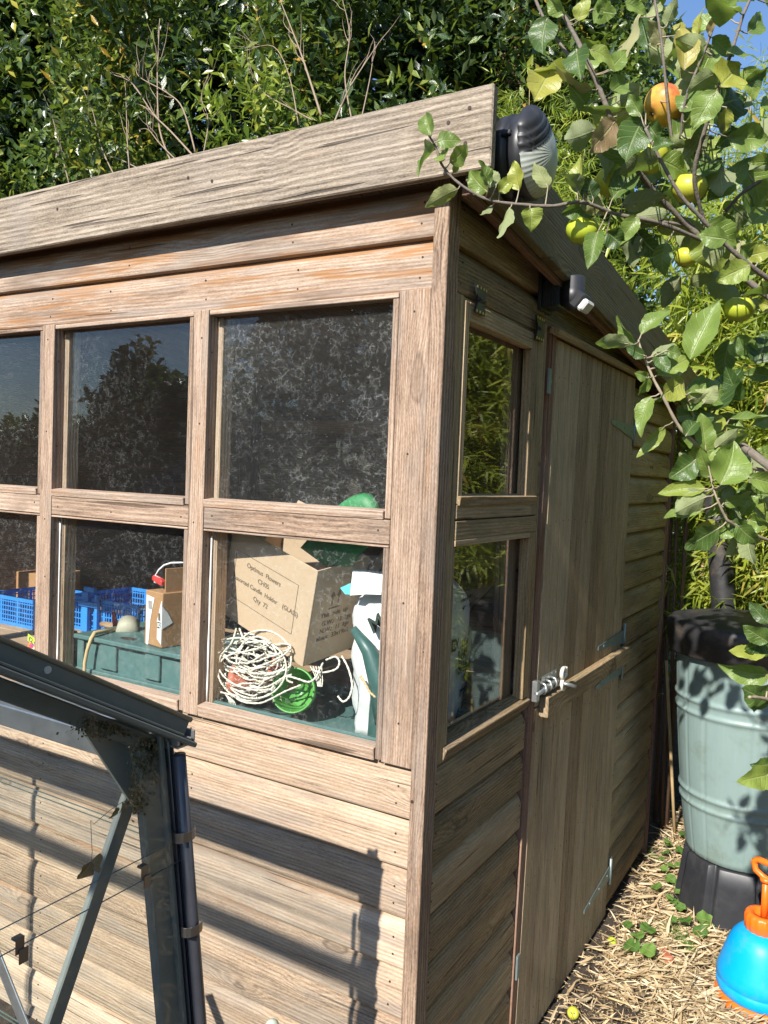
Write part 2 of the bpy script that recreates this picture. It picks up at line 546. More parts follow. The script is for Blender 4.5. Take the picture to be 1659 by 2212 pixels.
LENS = LENS.done(LENS.princ(Base_Color=LENS.mix(LENS.step(_rib, -0.4, 0.7), (0.36, 0.39, 0.37), (0.47, 0.50, 0.46)), Roughness=0.3, Specular_IOR_Level=0.6, Normal=LENS.bump(_rib, 0.3, 0.001)))
WHITEPL = plain('white_plastic', (0.62, 0.63, 0.62), 0.35)
GALV = plain('galvanised_steel', (0.24, 0.30, 0.30), 0.5, 0.55, var=0.25, dirt=(0.14, 0.16, 0.14), damt=0.5)
STEEL = plain('worn_zinc', (0.42, 0.44, 0.43), 0.38, 0.8, var=0.2)
CREAM = plain('cream_painted_steel', (0.66, 0.64, 0.56), 0.35, 0.1, var=0.06)
BRASS = plain('brass_screw', (0.55, 0.42, 0.18), 0.35, 0.9)
ROOFM = plain('roof_felt', (0.05, 0.052, 0.05), 0.95, var=0.3, scale=60, bump=0.4)
GH_GREEN = plain('green_greenhouse_alloy', (0.17, 0.19, 0.175), 0.45, 0.1, var=0.22, scale=22, dirt=(0.20, 0.19, 0.15), damt=0.45)
GH_PIPE = plain('black_capping', (0.06, 0.062, 0.075), 0.32, 0.1, var=0.2)
GH_ALU = plain('bare_aluminium', (0.42, 0.44, 0.45), 0.42, 0.85, var=0.15, dirt=(0.2, 0.2, 0.18), damt=0.35)
CLIP = plain('dull_clip_steel', (0.20, 0.185, 0.17), 0.35, 0.85, var=0.15)
GLASS_UP = glass('cobwebbed_glass', dust=0.12, webs=0.17, film=0.006, base=0.022)
GLASS_MID = glass('dusty_glass', dust=0.03, webs=0.08, film=0.003, base=0.032)
GLASS_LOW = glass('lower_dusty_glass', dust=0.03, webs=0.12, film=0.004, base=0.018)
GLASS_SIDE = glass('side_glass', dust=0.02, webs=0.0, film=0.002, base=0.05)
GLASS_GH = glass('greenhouse_glass', dust=0.008, webs=0.0, film=0.002, base=0.012, tint=(0.99, 0.998, 0.994), top=0.40)
GLASS_EDGE = plain('glass_edge', (0.10, 0.14, 0.12), 0.3)
CARD = plain('cardboard', (0.50, 0.37, 0.25), 0.85, var=0.06, scale=260, dirt=(0.36, 0.25, 0.15), damt=0.25, spec=0.2)
CARD2 = plain('brown_cardboard', (0.36, 0.20, 0.095), 0.85, var=0.08, scale=200, spec=0.2)
INK = plain('printed_ink', (0.15, 0.11, 0.075), 0.8, var=0.1)
PAPER = plain('white_paper', (0.72, 0.73, 0.72), 0.7, var=0.05)
BAGM = plain('white_woven_bag', (0.70, 0.71, 0.70), 0.55, var=0.06, scale=40, bump=0.25, bscale=420)
BAGBLUE = plain('cyan_bag_lining', (0.12, 0.55, 0.62), 0.5)
BAGGREEN = plain('dark_green_print', (0.018, 0.032, 0.026), 0.7)
ROPE = plain('sisal_rope', (0.66, 0.62, 0.52), 0.9, var=0.15, scale=300, bump=0.6, bscale=500)
GREENPOT = plain('green_pot_plastic', (0.085, 0.30, 0.055), 0.4, var=0.12)
TERRA = plain('terracotta', (0.42, 0.125, 0.075), 0.7, var=0.15)
DKGREEN = plain('dark_green_plastic', (0.035, 0.095, 0.085), 0.42, var=0.15, dirt=(0.25, 0.25, 0.22), damt=0.18)
TRAYG = plain('grey_green_crate_plastic', (0.075, 0.15, 0.145), 0.45, var=0.12, dirt=(0.3, 0.3, 0.27), damt=0.2)
SCOOP = plain('scuffed_green_plastic', (0.022, 0.20, 0.062), 0.55, var=0.2, scale=60, dirt=(0.16, 0.15, 0.07), damt=0.6)
BLUECR = plain('blue_crate_plastic', (0.03, 0.22, 0.62), 0.4, var=0.1)
SPRBLUE = plain('blue_tank_plastic', (0.0, 0.33, 0.80), 0.42, spec=0.35, var=0.06, dirt=(0.12, 0.30, 0.50), damt=0.35)
ORANGE = plain('orange_plastic', (0.84, 0.155, 0.012), 0.38, var=0.06, dirt=(0.3, 0.1, 0.03), damt=0.2)
REDPL = plain('red_plastic', (0.55, 0.035, 0.03), 0.4)
BUTT = NT('sage_green_plastic')
_co = BUTT.n('TexCoord').outputs['Object']
_st = BUTT.noise(BUTT.n('VectorMath', {'operation': 'MULTIPLY'}, _0=_co, _1=(46, 46, 3.2)).outputs[0], 1, 4, 0.65)
_al = BUTT.noise(_co, 7, 5, 0.65)
_c = BUTT.mix(_st, (0.18, 0.262, 0.255), (0.225, 0.30, 0.285))
_c = BUTT.mix(BUTT.step(_al, 0.50, 0.72, 0, 0.5), _c, (0.135, 0.17, 0.125))
_c = BUTT.mix(BUTT.step(_st, 0.60, 0.74, 0, 0.35), _c, (0.30, 0.34, 0.31))
BUTT = BUTT.done(BUTT.princ(Base_Color=_c, Roughness=0.45, Normal=BUTT.bump(_st, 0.35, 0.003)))
LIDM = plain('black_lid_plastic', (0.028, 0.028, 0.03), 0.48, var=0.3, dirt=(0.13, 0.10, 0.075), damt=0.55)
GREYPL = plain('grey_sheet', (0.20, 0.23, 0.27), 0.6)
TAN = plain('tan_cane', (0.50, 0.36, 0.18), 0.6, var=0.2)
BEIGE = plain('stone_beige_plastic', (0.38, 0.36, 0.27), 0.6)
PALEGREEN = plain('pale_sage_plastic', (0.42, 0.46, 0.38), 0.5)
SOIL = NT('soil')
_co = SOIL.n('TexCoord').outputs['Object']
_a = SOIL.noise(_co, 26, 6, 0.7)
_b = SOIL.noise(_co, 1.1, 3)
SOIL = SOIL.done(SOIL.princ(Base_Color=SOIL.ramp(_a, [(0.3, (0.020, 0.015, 0.011)), (0.7, (0.085, 0.062, 0.044))]), Roughness=0.95, Normal=SOIL.bump(_a, 0.9, 0.02)))
BARK = plain('apple_bark', (0.15, 0.125, 0.10), 0.85, var=0.45, scale=150, dirt=(0.24, 0.22, 0.17), damt=0.5, bump=0.7)
TWIG = plain('young_shoot', (0.30, 0.25, 0.17), 0.7, var=0.25, scale=90)
DEADTW = plain('dead_twig', (0.28, 0.21, 0.145), 0.8, var=0.3, scale=60)
CANE = plain('bamboo_cane', (0.30, 0.24, 0.10), 0.5, var=0.35, scale=18)
DARKCANE = plain('old_brown_cane', (0.13, 0.075, 0.045), 0.7, var=0.35)
STRAW = leafmat('dry_bamboo_leaf', [(0.0, (0.13, 0.08, 0.04)), (0.25, (0.34, 0.23, 0.12)), (0.6, (0.60, 0.45, 0.26)), (1.0, (0.76, 0.63, 0.43))], (0.62, 0.48, 0.30), 0.12, 0.6)
AP_LEAF = leafmat('apple_leaf', [(0.0, (0.025, 0.062, 0.02)), (0.36, (0.085, 0.155, 0.035)), (0.68, (0.23, 0.33, 0.065)), (0.78, (0.42, 0.44, 0.07)), (0.9, (0.46, 0.40, 0.10)), (1.0, (0.36, 0.24, 0.13))], (0.34, 0.36, 0.20), 0.36, 0.36, veins=0.7, spots=0.25, gl=0.5)
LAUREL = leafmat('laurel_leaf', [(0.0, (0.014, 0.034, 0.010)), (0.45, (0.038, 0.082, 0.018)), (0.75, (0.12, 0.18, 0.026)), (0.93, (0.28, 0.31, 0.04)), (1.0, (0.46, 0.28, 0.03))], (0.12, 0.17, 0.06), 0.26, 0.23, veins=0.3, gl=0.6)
PRIVET = leafmat('privet_leaf', [(0.0, (0.025, 0.055, 0.014)), (0.45, (0.085, 0.14, 0.024)), (0.85, (0.24, 0.28, 0.04)), (1.0, (0.50, 0.44, 0.06))], (0.16, 0.21, 0.07), 0.32, 0.30)
YELLOWSH = leafmat('yellow_shoot_leaf', [(0.0, (0.07, 0.14, 0.02)), (0.5, (0.20, 0.28, 0.03)), (1.0, (0.42, 0.42, 0.07))], (0.22, 0.28, 0.08), 0.35, 0.3)
BAMBOO = leafmat('bamboo_leaf', [(0.0, (0.10, 0.16, 0.02)), (0.4, (0.29, 0.37, 0.04)), (0.8, (0.50, 0.54, 0.07)), (0.93, (0.60, 0.56, 0.10)), (1.0, (0.58, 0.38, 0.10))], (0.38, 0.46, 0.12), 0.50, 0.35)
WEEDM = leafmat('weed_leaf', [(0.0, (0.07, 0.17, 0.03)), (1.0, (0.17, 0.30, 0.06))], (0.2, 0.3, 0.1), 0.3, 0.4, veins=0.5)
MOSSM = leafmat('dry_moss', [(0.0, (0.06, 0.05, 0.025)), (0.5, (0.19, 0.145, 0.07)), (0.8, (0.30, 0.25, 0.12)), (1.0, (0.42, 0.25, 0.15))], (0.1, 0.08, 0.04), 0.1, 0.8)
DRYLEAF = leafmat('brown_dead_leaf', [(0.0, (0.20, 0.09, 0.045)), (1.0, (0.36, 0.24, 0.15))], (0.3, 0.2, 0.12), 0.15, 0.6, veins=0.4)


def applemat(name, base, blush, lo, hi):
    T = NT(name)
    co = T.n('TexCoord').outputs['Object']
    s = T.n('SeparateXYZ', Vector=co)
    g = T.math('ADD', T.math('MULTIPLY', s.outputs[2], 12.0), T.math('MULTIPLY', T.noise(co, 26, 5, 0.7), 1.5))
    f = T.step(g, lo, hi)
    c = T.mix(f, base, blush)
    sp = T.n('TexVoronoi', {'feature': 'F1'}, Vector=co, Scale=150.0).outputs[0]
    c = T.mix(T.step(sp, 0.16, 0.08, 0, 0.5), c, (0.6, 0.55, 0.3))
    return T.done(T.princ(Base_Color=c, Roughness=T.math('ADD', 0.32, T.math('MULTIPLY', T.noise(co, 30, 4), 0.2)), Specular_IOR_Level=0.4, Subsurface_Weight=0.05, Subsurface_Radius=(0.02, 0.02, 0.01)))


APPLE_G = applemat('green_apple_skin', (0.40, 0.47, 0.035), (0.58, 0.40, 0.08), 0.9, 1.8)
APPLE_Y = applemat('yellow_apple_skin', (0.45, 0.46, 0.045), (0.64, 0.42, 0.15), 0.95, 1.9)
APPLE_R = applemat('red_apple_skin', (0.60, 0.38, 0.06), (0.48, 0.05, 0.04), 0.25, 1.25)

# ------------------------------------------------------------------ ground
mb = MB()
n = 40
gx = np.linspace(-30, 30, n)
vs, fs = [], []
for i in range(n):
    for j in range(n):
        vs.append((gx[i], gx[j], -0.02))
for i in range(n - 1):
    for j in range(n - 1):
        fs.append((i * n + j, (i + 1) * n + j, (i + 1) * n + j + 1, i * n + j + 1))
mb.add(vs, fs)
mb.build('ground', SOIL, kind='structure', label='dark bare soil under the mulch beside the shed', cat='ground')

# ================================================================== SHED
SH = thing('garden_shed', 'weathered timber garden shed with stable door and cobwebbed windows', 'shed', (0, 0, 0))
PROF = [(0.011, -0.002), (0.0040, -0.0005), (0.0014, 0.0015), (0.0, 0.006), (0.0, 0.070), (0.0012, 0.080), (0.0044, 0.090), (0.0092, 0.099), (0.0148, 0.107), (0.0175, 0.1125), (0.0180, 0.118)]
XE = -2.60


def clad(mb, axis, a0, a1, z0, h=0.115, mi=0, face=0.0, nails=(), cut=None):
    """one shiplap board: axis 'x' on the front (outside is -y), 'y' on the side (outside is +x)"""
    k = h / 0.115
    pr = [(d * (1.0 if axis == 'x' else 1.25), z * k if z > 0.02 else z) for d, z in PROF] + [(0.030, h + 0.002), (0.030, 0.0)]
    off = np.array([random.uniform(0, 40) for _ in range(3)])
    m = max(2, int(abs(a1 - a0) / 0.25))
    vs, gr, fs, lp = [], [], [], []
    tilt = random.uniform(-0.0008, 0.0008)
    for i in range(m + 1):
        a = a0 + (a1 - a0) * i / m
        wob = 0.0007 * math.sin(a * 3.1 + off[0])
        for d, z in pr:
            zz = z0 + z + wob + tilt * (i - m / 2)
            if cut:
                zz = min(zz, cut(a))
            vs.append((a, face + d, zz) if axis == 'x' else (-face - d, a, zz))
            gr.append((a + off[0], z + off[1], d + off[2]))
            lp.append(min(1.0, max(0.0, z / h)))
    q = len(pr)
    for i in range(m):
        for j in range(q):
            f = (i * q + j, i * q + (j + 1) % q, (i + 1) * q + (j + 1) % q, (i + 1) * q + j)
            fs.append(f[::-1])
    fs.append(tuple(range(q)))
    fs.append(tuple(m * q + j for j in range(q))[::-1])
    mb.add(vs, fs, mi, gr, lap=lp)
    for a in nails:
        for zz in (0.03, 0.075):
            aa, zq = a + random.uniform(-0.006, 0.006), z0 + zz * k + random.uniform(-0.006, 0.006)
            if axis == 'x':
                mb.disc((aa, face, zq), (0, -1, 0), 0.0026, mi=1)
            else:
                mb.disc((-face, aa, zq), (1, 0, 0), 0.0026, mi=1)


# ---- front wall cladding
mb = MB()
for k in range(10):
    z0 = 0.938 - 0.115 * k
    clad(mb, 'x', XE, -0.0375, z0, face=0.006, nails=(-0.07, -0.70, -1.31, -1.92, -2.52))
mb.build('front_wall', [W_FRONT, NAIL], SH)
mb = MB()
clad(mb, 'x', XE, -0.0375, 2.2215, face=0.006, nails=(-0.07, -0.42, -0.98))
clad(mb, 'x', XE, -0.0375, 2.1065, face=0.006, nails=(-0.07, -0.40, -0.70, -1.05, -1.31, -1.7))
mb.build('front_header', [W_HEAD, NAIL], SH)
mb = MB()
mb.bar(-0.036, 0.0, -0.003, 0.052, -0.01, 2.36, 'z')
mb.disc((-0.018, -0.003, 1.32), (0, -1, 0), 0.002, mi=1)
mb.disc((-0.030, -0.003, 0.985), (0, -1, 0), 0.004, mi=1)
mb.build('corner_post', [W_TRIM, NAIL], SH)
mb = MB()
mb.bar(-0.1165, -0.0385, 0.0015, 0.030, 1.0535, 2.1075, 'z')
for z in (1.15, 1.42, 1.75, 2.06):
    mb.disc((-0.075 + random.uniform(-.01, .01), 0.0015, z), (0, -1, 0), 0.0026, mi=1)
mb.build('casing_board', [W_TRIM, NAIL], SH)

COLS = [(-0.678, -0.117), (-1.287, -0.730), (-1.896, -1.339), (-2.505, -1.948)]
ZU, ZL = (1.603, 2.1055), (1.055, 1.5455)
for i, (x0, x1) in enumerate(COLS):
    mb = MB()
    mb.bar(x0 - 0.052, x0, 0.0, 0.036, 1.0535, 2.1065, 'z')
    for z in (1.10, 1.35, 1.55, 1.80, 2.05):
        mb.disc((x0 - 0.026 + random.uniform(-.008, .008), 0.0, z + random.uniform(-.02, .02)), (0, -1, 0), 0.0026, mi=1)
        mb.disc((x0, 0.016, z - 0.05), (1, 0, 0), 0.0026, mi=1)
    mb.build('mullion', [W_TRIM, NAIL], SH)
    mb = MB()
    mb.bar(x0 - 0.047, x0 + 0.016, 0.039, 0.082, 1.04, 2.12, 'z')
    mb.build('wall_stud', W_STUD, SH)
    mb = MB()
    mb.bar(x0 + 0.001, x1 - 0.001, 0.002, 0.036, 1.5465, 1.6015, 'x')
    mb.bar(x0 + 0.001, x1 - 0.001, 0.039, 0.070, 1.5445, 1.6055, 'x')
    for q in (0.03, 0.26, 0.53):
        mb.disc((x0 + q, 0.002, 1.574 + random.uniform(-.008, .008)), (0, -1, 0), 0.0026, mi=1)
    mb.build('transom_rail', [W_TRIM, NAIL], SH)
    for (z0, z1, up) in ((*ZU, True), (*ZL, False)):
        fm = MB()
        fm.bar(x1 - 0.0165, x1 - 0.0015, 0.003, 0.033, z0 + 0.001, z1 - 0.013 if up else z1 - 0.007, 'z')      # right bead
        fm.bar(x0 + 0.002, x1 - 0.0015, 0.001, 0.033, z1 - 0.0125 if up else z1 - 0.006, z1 - 0.001, 'x')          # head bead
        hb = 0.020 if up else 0.030
        fm.board(((x0 + x1) / 2 - 0.008, 0.015, z0 + hb / 2), [(1, 0, 0), (0, 1, 0.12), (0, -0.12, 1)], (x1 - x0 - 0.020, 0.034, hb), brd=0.8)   # sloping sill bead
        fm.bar(x0 + 0.0015, x0 + 0.013, 0.037, 0.046, z0 + 0.01, z1 - 0.01, 'z')
        w = fm.build('window', W_TRIM, SH)
        gm = MB()
        gm.bar(x0 + 0.001, x1 - 0.014, 0.0335, 0.0365, z0 + 0.010, z1 - 0.004, 'x', ch=0.0002)
        gmat = (GLASS_UP if i == 0 else GLASS_MID) if up else GLASS_LOW
        gm.build('pane', gmat, w)
        if not up:
            sm = MB()
            sm.tube([(x0 + 0.0045, 0.031, z0 + 0.03 + k * 0.04) for k in range(12)], [0.0018 + 0.0012 * random.random() for _ in range(12)], 6)
            sm.build('sealant_bead', PAPER, w)

# ---- fascia + roof
mb = MB()
mb.board((-1.3165, -0.0515, 2.396), [(1, 0, 0.0015), (0, 1, 0), (0, 0, 1)], (2.866, 0.023, 0.163), ch=0.003, brd=0.55)
for x, z in ((0.066, 2.44), (0.060, 2.372), (0.020, 2.42), (-0.62, 2.40), (-0.70, 2.42), (-1.2, 2.41)):
    mb.disc((x, -0.063, z), (0, -1, 0), 0.0042, h=0.0012, mi=1)
mb.build('fascia', [W_FASC, NAIL], SH)


def roofz(y):
    return 2.455 - 0.097 * (y + 0.05)


mb = MB()
mb.beam((0.0675, -0.039, roofz(-0.039) - 0.066), (0.0675, 2.50, roofz(2.5) - 0.066), 0.172, 0.024, ch=0.002)
mb.build('barge_board', W_BARGE, SH)
mb = MB()
mb.beam((0.045, -0.02, roofz(0) - 0.150), (0.045, 2.48, roofz(2.48) - 0.150), 0.03, 0.018)
mb.build('barge_batten', W_RED, SH)
mb = MB()
mb.beam((-1.29, -0.038, roofz(-.038) - 0.055), (-1.29, 2.5, roofz(2.5) - 0.055), 0.02, 2.69, up=(0, 0, 1))
mb.build('roof', W_IN, SH)
mb = MB()
mb.beam((-1.29, -0.038, roofz(-.038) - 0.037), (-1.29, 2.53, roofz(2.53) - 0.037), 0.008, 2.69, up=(0, 0, 1))
mb.build('roofing_felt', ROOFM, SH)

# ---- side wall
def ry(z):
    return 2.275 + 0.068 * z


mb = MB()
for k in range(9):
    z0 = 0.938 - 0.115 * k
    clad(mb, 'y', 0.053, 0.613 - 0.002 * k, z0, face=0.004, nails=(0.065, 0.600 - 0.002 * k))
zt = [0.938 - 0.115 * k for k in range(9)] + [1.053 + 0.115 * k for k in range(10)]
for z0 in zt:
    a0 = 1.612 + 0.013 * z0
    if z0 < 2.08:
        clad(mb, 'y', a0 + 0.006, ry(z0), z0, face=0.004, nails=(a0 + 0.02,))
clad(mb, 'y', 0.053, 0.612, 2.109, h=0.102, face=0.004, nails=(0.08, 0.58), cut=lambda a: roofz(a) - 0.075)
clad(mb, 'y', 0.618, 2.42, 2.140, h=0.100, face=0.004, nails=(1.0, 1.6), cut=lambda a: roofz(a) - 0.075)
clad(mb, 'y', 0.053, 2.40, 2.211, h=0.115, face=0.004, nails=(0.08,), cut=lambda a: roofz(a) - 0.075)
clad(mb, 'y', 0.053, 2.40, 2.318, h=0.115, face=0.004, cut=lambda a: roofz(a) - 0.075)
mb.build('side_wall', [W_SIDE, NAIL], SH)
mb = MB()
mb.board((-0.012, 2.36, 1.07), [(0, 0.065, 1), (1, 0, 0), (0, 1, -0.065)], (2.2, 0.036, 0.028))
mb.build('rear_corner_trim', W_RED, SH)
# rear, far end, floor
mb = MB()
mb.bar(XE, -0.03, 2.32, 2.345, 0.0, 2.16, 'x')
for k in range(17):
    mb.bar(XE + .02, -0.04, 2.309, 2.319, 0.06 + k * 0.12, 0.06 + k * 0.12 + 0.113, 'x', ch=0.004)
mb.build('rear_wall', W_IN, SH)
mb = MB()
mb.bar(XE, XE + 0.025, 0.035, 2.31, 0.0, 2.36, 'y')
mb.build('end_wall', W_IN, SH)
mb = MB()
mb.bar(XE + 0.03, -0.03, 0.04, 2.30, 0.0, 0.03, 'x')
mb.build('floor', W_IN, SH)
mb = MB()
mb.beam((-2.2, 2.298, 0.2), (-1.02, 2.298, 1.95), 0.05, 0.02, up=(1, 0, 0))
mb.beam((-0.15, 2.298, 1.95), (-1.0, 2.298, 1.0), 0.05, 0.02, up=(1, 0, 0))
mb.build('diagonal_brace', W_STUD, SH)
mb = MB()
mb.bar(XE + 0.03, -0.04, 2.23, 2.306, 1.93, 2.0, 'x')
mb.build('wall_plate', W_STUD, SH)

# ---- side windows
mb = MB()
mb.bar(-0.030, -0.002, 0.0535, 0.092, 1.054, 2.107, 'z')
mb.bar(-0.030, -0.002, 0.610, 0.634, 1.06, 2.14, 'z')
mb.bar(-0.030, 0.0015, 0.0935, 0.608, 1.561, 1.604, 'y')
mb.bar(-0.034, -0.004, 0.0535, 0.612, 2.066, 2.106, 'y')
mb.build('side_window_frame', W_SIDE, SH)
CS = MB()   # opening casement above
CS.bar(-0.026, 0.0012, 0.095, 0.118, 1.642, 2.098, 'z')
CS.bar(-0.026, 0.0012, 0.520, 0.566, 1.642, 2.098, 'z')
CS.bar(-0.026, 0.0008, 0.1185, 0.5195, 2.056, 2.099, 'y')
CS.board((-0.013, 0.345, 1.652), [(0, 1, 0), (1, 0, -0.15), (0.15, 0, 1)], (0.494, 0.040, 0.022))
CS.bar(-0.024, -0.0005, 0.568, 0.6085, 1.608, 2.10, 'z')
CS.bar(-0.026, 0.0005, 0.0945, 0.566, 1.6075, 1.6405, 'y')
w = CS.build('window', W_SIDE, SH)
mb = MB()
mb.bar(-0.0305, -0.0275, 0.098, 0.560, 1.645, 2.095, 'y', ch=0.0002)
mb.build('pane', GLASS_SIDE, w)
for (yy, zz) in ((0.157, 2.108), (0.545, 2.112)):
    hb = MB()
    for sg in (-1, 1):
        hb.prism([(0.006, yy - 0.034, zz + sg * 0.032), (0.006, yy + 0.030, zz + sg * 0.030), (0.006, yy + 0.016, zz + sg * 0.004), (0.006, yy - 0.018, zz + sg * 0.004)], (0.005, 0, 0))
        for q in (-0.026, -0.009, 0.008, 0.022):
            hb.disc((0.0112, yy + q, zz + sg * 0.027), (1, 0, 0), 0.0036, h=0.0012, mi=1)
    hb.tube([(0.010, yy - 0.020, zz), (0.010, yy + 0.018, zz)], 0.0055, 8)
    hb.build('hinge', [BLACK, BRASS], w)
LW = MB()
LW.board((-0.018, 0.345, 1.079), [(0, 1, 0), (1, 0, -0.35), (0.35, 0, 1)], (0.53, 0.048, 0.030))
LW.bar(-0.028, 0.002, 0.566, 0.6085, 1.092, 1.560, 'z')
LW.bar(-0.028, 0.002, 0.0925, 0.5655, 1.546, 1.5605, 'y')
LW.bar(-0.028, -0.001, 0.0925, 0.100, 1.092, 1.545, 'z')
w = LW.build('window', W_SIDE, SH)
mb = MB()
mb.bar(-0.0345, -0.0315, 0.090, 0.60, 1.085, 1.556, 'y', ch=0.0002)
mb.build('pane', GLASS_SIDE, w)
mb = MB()
mb.bar(-0.075, -0.036, 0.512, 0.566, 1.06, 2.12, 'z')
mb.build('wall_stud', W_IN, SH)

# ---- stable door
mb = MB()
mb.board((-0.012, 0.652, 1.06), [(0, 0.037, 1), (1, 0, 0), (0, 1, -0.037)], (2.16, 0.026, 0.036))
mb.build('door_post', W_RED, SH)
mb = MB()
mb.board((0.010, 1.16, 2.128), [(0, 1, 0), (1, 0, -0.4), (0.4, 0, 1)], (1.00, 0.030, 0.022))
mb.build('drip_bar', W_SIDE, SH)


def doorleaf(z0, z1):
    m = MB()
    N = 8
    for k in range(N):
        def yy(q, z):
            l = 0.632 + 0.041 * z
            r = 1.611 + 0.0125 * z
            return l + (r - l) * q
        q0, q1 = k / N, (k + 1) / N
        off = np.array([random.uniform(0, 40) for _ in range(3)])
        e = 0.0035
        vs, gr = [], []
        for z in (z0, z1):
            a, b = yy(q0, z) + 0.0006, yy(q1, z) - 0.0006
            for (d, y) in ((0.008, a), (0.0, a + e), (0.0, (a + b) / 2 - 0.003), (0.006, (a + b) / 2), (0.0, (a + b) / 2 + 0.003), (0.0, b - e), (0.008, b), (0.02, b), (0.02, a)):
                vs.append((0.002 - d, y, z))
                gr.append((z + off[0], y + off[1], d + off[2]))
        h = 9
        fs = [(j, (j + 1) % h, h + (j + 1) % h, h + j) for j in range(h)] + [tuple(range(h))[::-1], tuple(range(h, 2 * h))]
        m.add(vs, fs, 0, gr)
        for zz in (z0 + 0.08, (z0 + z1) / 2, z1 - 0.1):
            for q in (0.25, 0.7):
                m.disc((0.002, yy(q0 + (q1 - q0) * q, zz), zz + random.uniform(-.01, .01)), (1, 0, 0), 0.0022, mi=1)
    return m.build('door', [W_DOOR, NAIL], SH)


def hinge(door, y0, y1, z, dz):
    m = MB()
    m.prism([(0.0035, y0, z - 0.006 - dz), (0.0035, y1, z - 0.028), (0.0035, y1, z + 0.028), (0.0035, y0, z + 0.008 - dz)], (0.0022, 0, 0))
    m.tube([(0.006, y1 + 0.005, z - 0.052), (0.006, y1 + 0.005, z + 0.052)], 0.006, 8)
    m.bar(0.001, 0.004, y1 + 0.009, y1 + 0.032, z - 0.05, z + 0.05, 'z')
    for q in (0.2, 0.55, 0.88):
        m.disc((0.006, y0 + (y1 - y0) * q, z - dz * (1 - q)), (1, 0, 0), 0.005, h=0.001, n=8)
    m.build('hinge', GALV, door)


DU = doorleaf(1.046, 2.112)
DL = doorleaf(0.0, 1.040)
hinge(DU, 1.318, 1.640, 1.905, -0.018)
hinge(DU, 1.295, 1.652, 1.105, -0.010)
hinge(DL, 1.290, 1.640, 0.985, 0.012)
hinge(DL, 1.290, 1.630, 0.165, 0.010)
mb = MB()
mb.board((0.017, 1.18, 1.040), [(0, 1, -0.004), (1, 0, 0), (0, 0.004, 1)], (0.955, 0.028, 0.062), ch=0.003)
for q in (0.74, 1.0, 1.3, 1.6):
    mb.disc((0.031, q, 1.045), (1, 0, 0), 0.003, mi=1)
mb.build('ledge_rail', [W_SIDE, NAIL], DL)
# bolt with cream padlock staple
mb = MB()
mb.bar(0.0025, 0.006, 0.715, 0.842, 1.083, 1.128, 'y')
mb.tube([(0.016, 0.640, 1.093), (0.016, 0.82, 1.101)], 0.0075, 10)
for y in (0.70, 0.745, 0.79):
    mb.tube([(0.004, y, 1.080), (0.018, y, 1.084), (0.026, y, 1.096), (0.020, y, 1.110), (0.004, y, 1.114)], 0.0045, 6)
mb.bar(0.001, 0.018, 0.640, 0.662, 1.070, 1.130, 'z')
for y, z in ((0.73, 1.12), (0.80, 1.122), (0.835, 1.118)):
    mb.disc((0.006, y, z), (1, 0, 0), 0.005, h=0.001)
B = mb.build('bolt', STEEL, DU)
mb = MB()
cy, cz = 0.832, 1.120
mb.tube([(0.030, cy + 0.016 * math.cos(a), cz + 0.016 * math.sin(a)) for a in np.linspace(0, 2 * PI, 17)], 0.0062, 8)
mb.tube([(0.030, cy - 0.004, cz - 0.016), (0.030, cy - 0.012, cz - 0.034), (0.030, cy - 0.010, cz - 0.046), (0.030, cy + 0.006, cz - 0.052), (0.030, cy + 0.018, cz - 0.046)], 0.0062, 8)
mb.bar(0.02, 0.034, cy + 0.019, cy + 0.034, cz - 0.016, cz + 0.016, 'z', ch=0.003)
mb.build('padlock_staple', CREAM, B)
mb = MB()
mb.tube([(0.026, cy - 0.006, cz - 0.030), (0.048, cy + 0.010, cz - 0.034), (0.064, cy + 0.022, cz - 0.040)], [0.006, 0.0062, 0.0055], 8)
mb.build('bolt_handle', STEEL, B)
for z0 in (1.985, 0.30):
    mb = MB()
    yy = 0.650 if z0 > 1 else 0.622
    mb.prism([(0.003, yy - 0.010, z0 - 0.035), (0.003, yy + 0.010, z0 - 0.035), (0.003, yy + 0.007, z0 - 0.012), (0.003, yy + 0.014, z0), (0.003, yy + 0.007, z0 + 0.012), (0.003, yy + 0.010, z0 + 0.035), (0.003, yy - 0.010, z0 + 0.035)], (0.006, 0, 0))
    mb.build('turn_button', GALV, SH)

# ================================================================== bulkhead light on the barge board
LX, LY, LZ = 0.080, 0.110, 2.394
LT = thing('bulkhead_light', 'round black bulkhead light with frosted half-lidded lens on the roof corner', 'outdoor light', (LX, LY, LZ))
R0 = 0.088
mb = MB()
mb.lathe([(0.0, 0.0), (R0, 0.0), (R0 + 0.001, 0.024), (R0 - 0.006, 0.026), (R0 - 0.006, 0.030), (R0, 0.032), (R0, 0.056), (R0 - 0.003, 0.060)], (LX, LY, LZ), (1, 0, 0), 64)
mb.build('housing', BLACK, LT)
for a in (2.9, 0.2, 4.6):
    mb = MB()
    p = np.array((LX + 0.03, LY + math.cos(a) * R0, LZ + math.sin(a) * R0))
    q = np.array((0, math.cos(a), math.sin(a)))
    mb.beam(p + np.array((-0.010, 0, 0)) + q * 0.002, p + np.array((0.012, 0, 0)) + q * 0.002, 0.010, 0.012, up=q, ch=0.002)
    mb.build('catch', BLACK, LT)
ud = nrm((-0.05, -0.70, 0.71))
A, Bn = 96, 44
hood, lens = MB(), MB()
pts, ssv = [], []
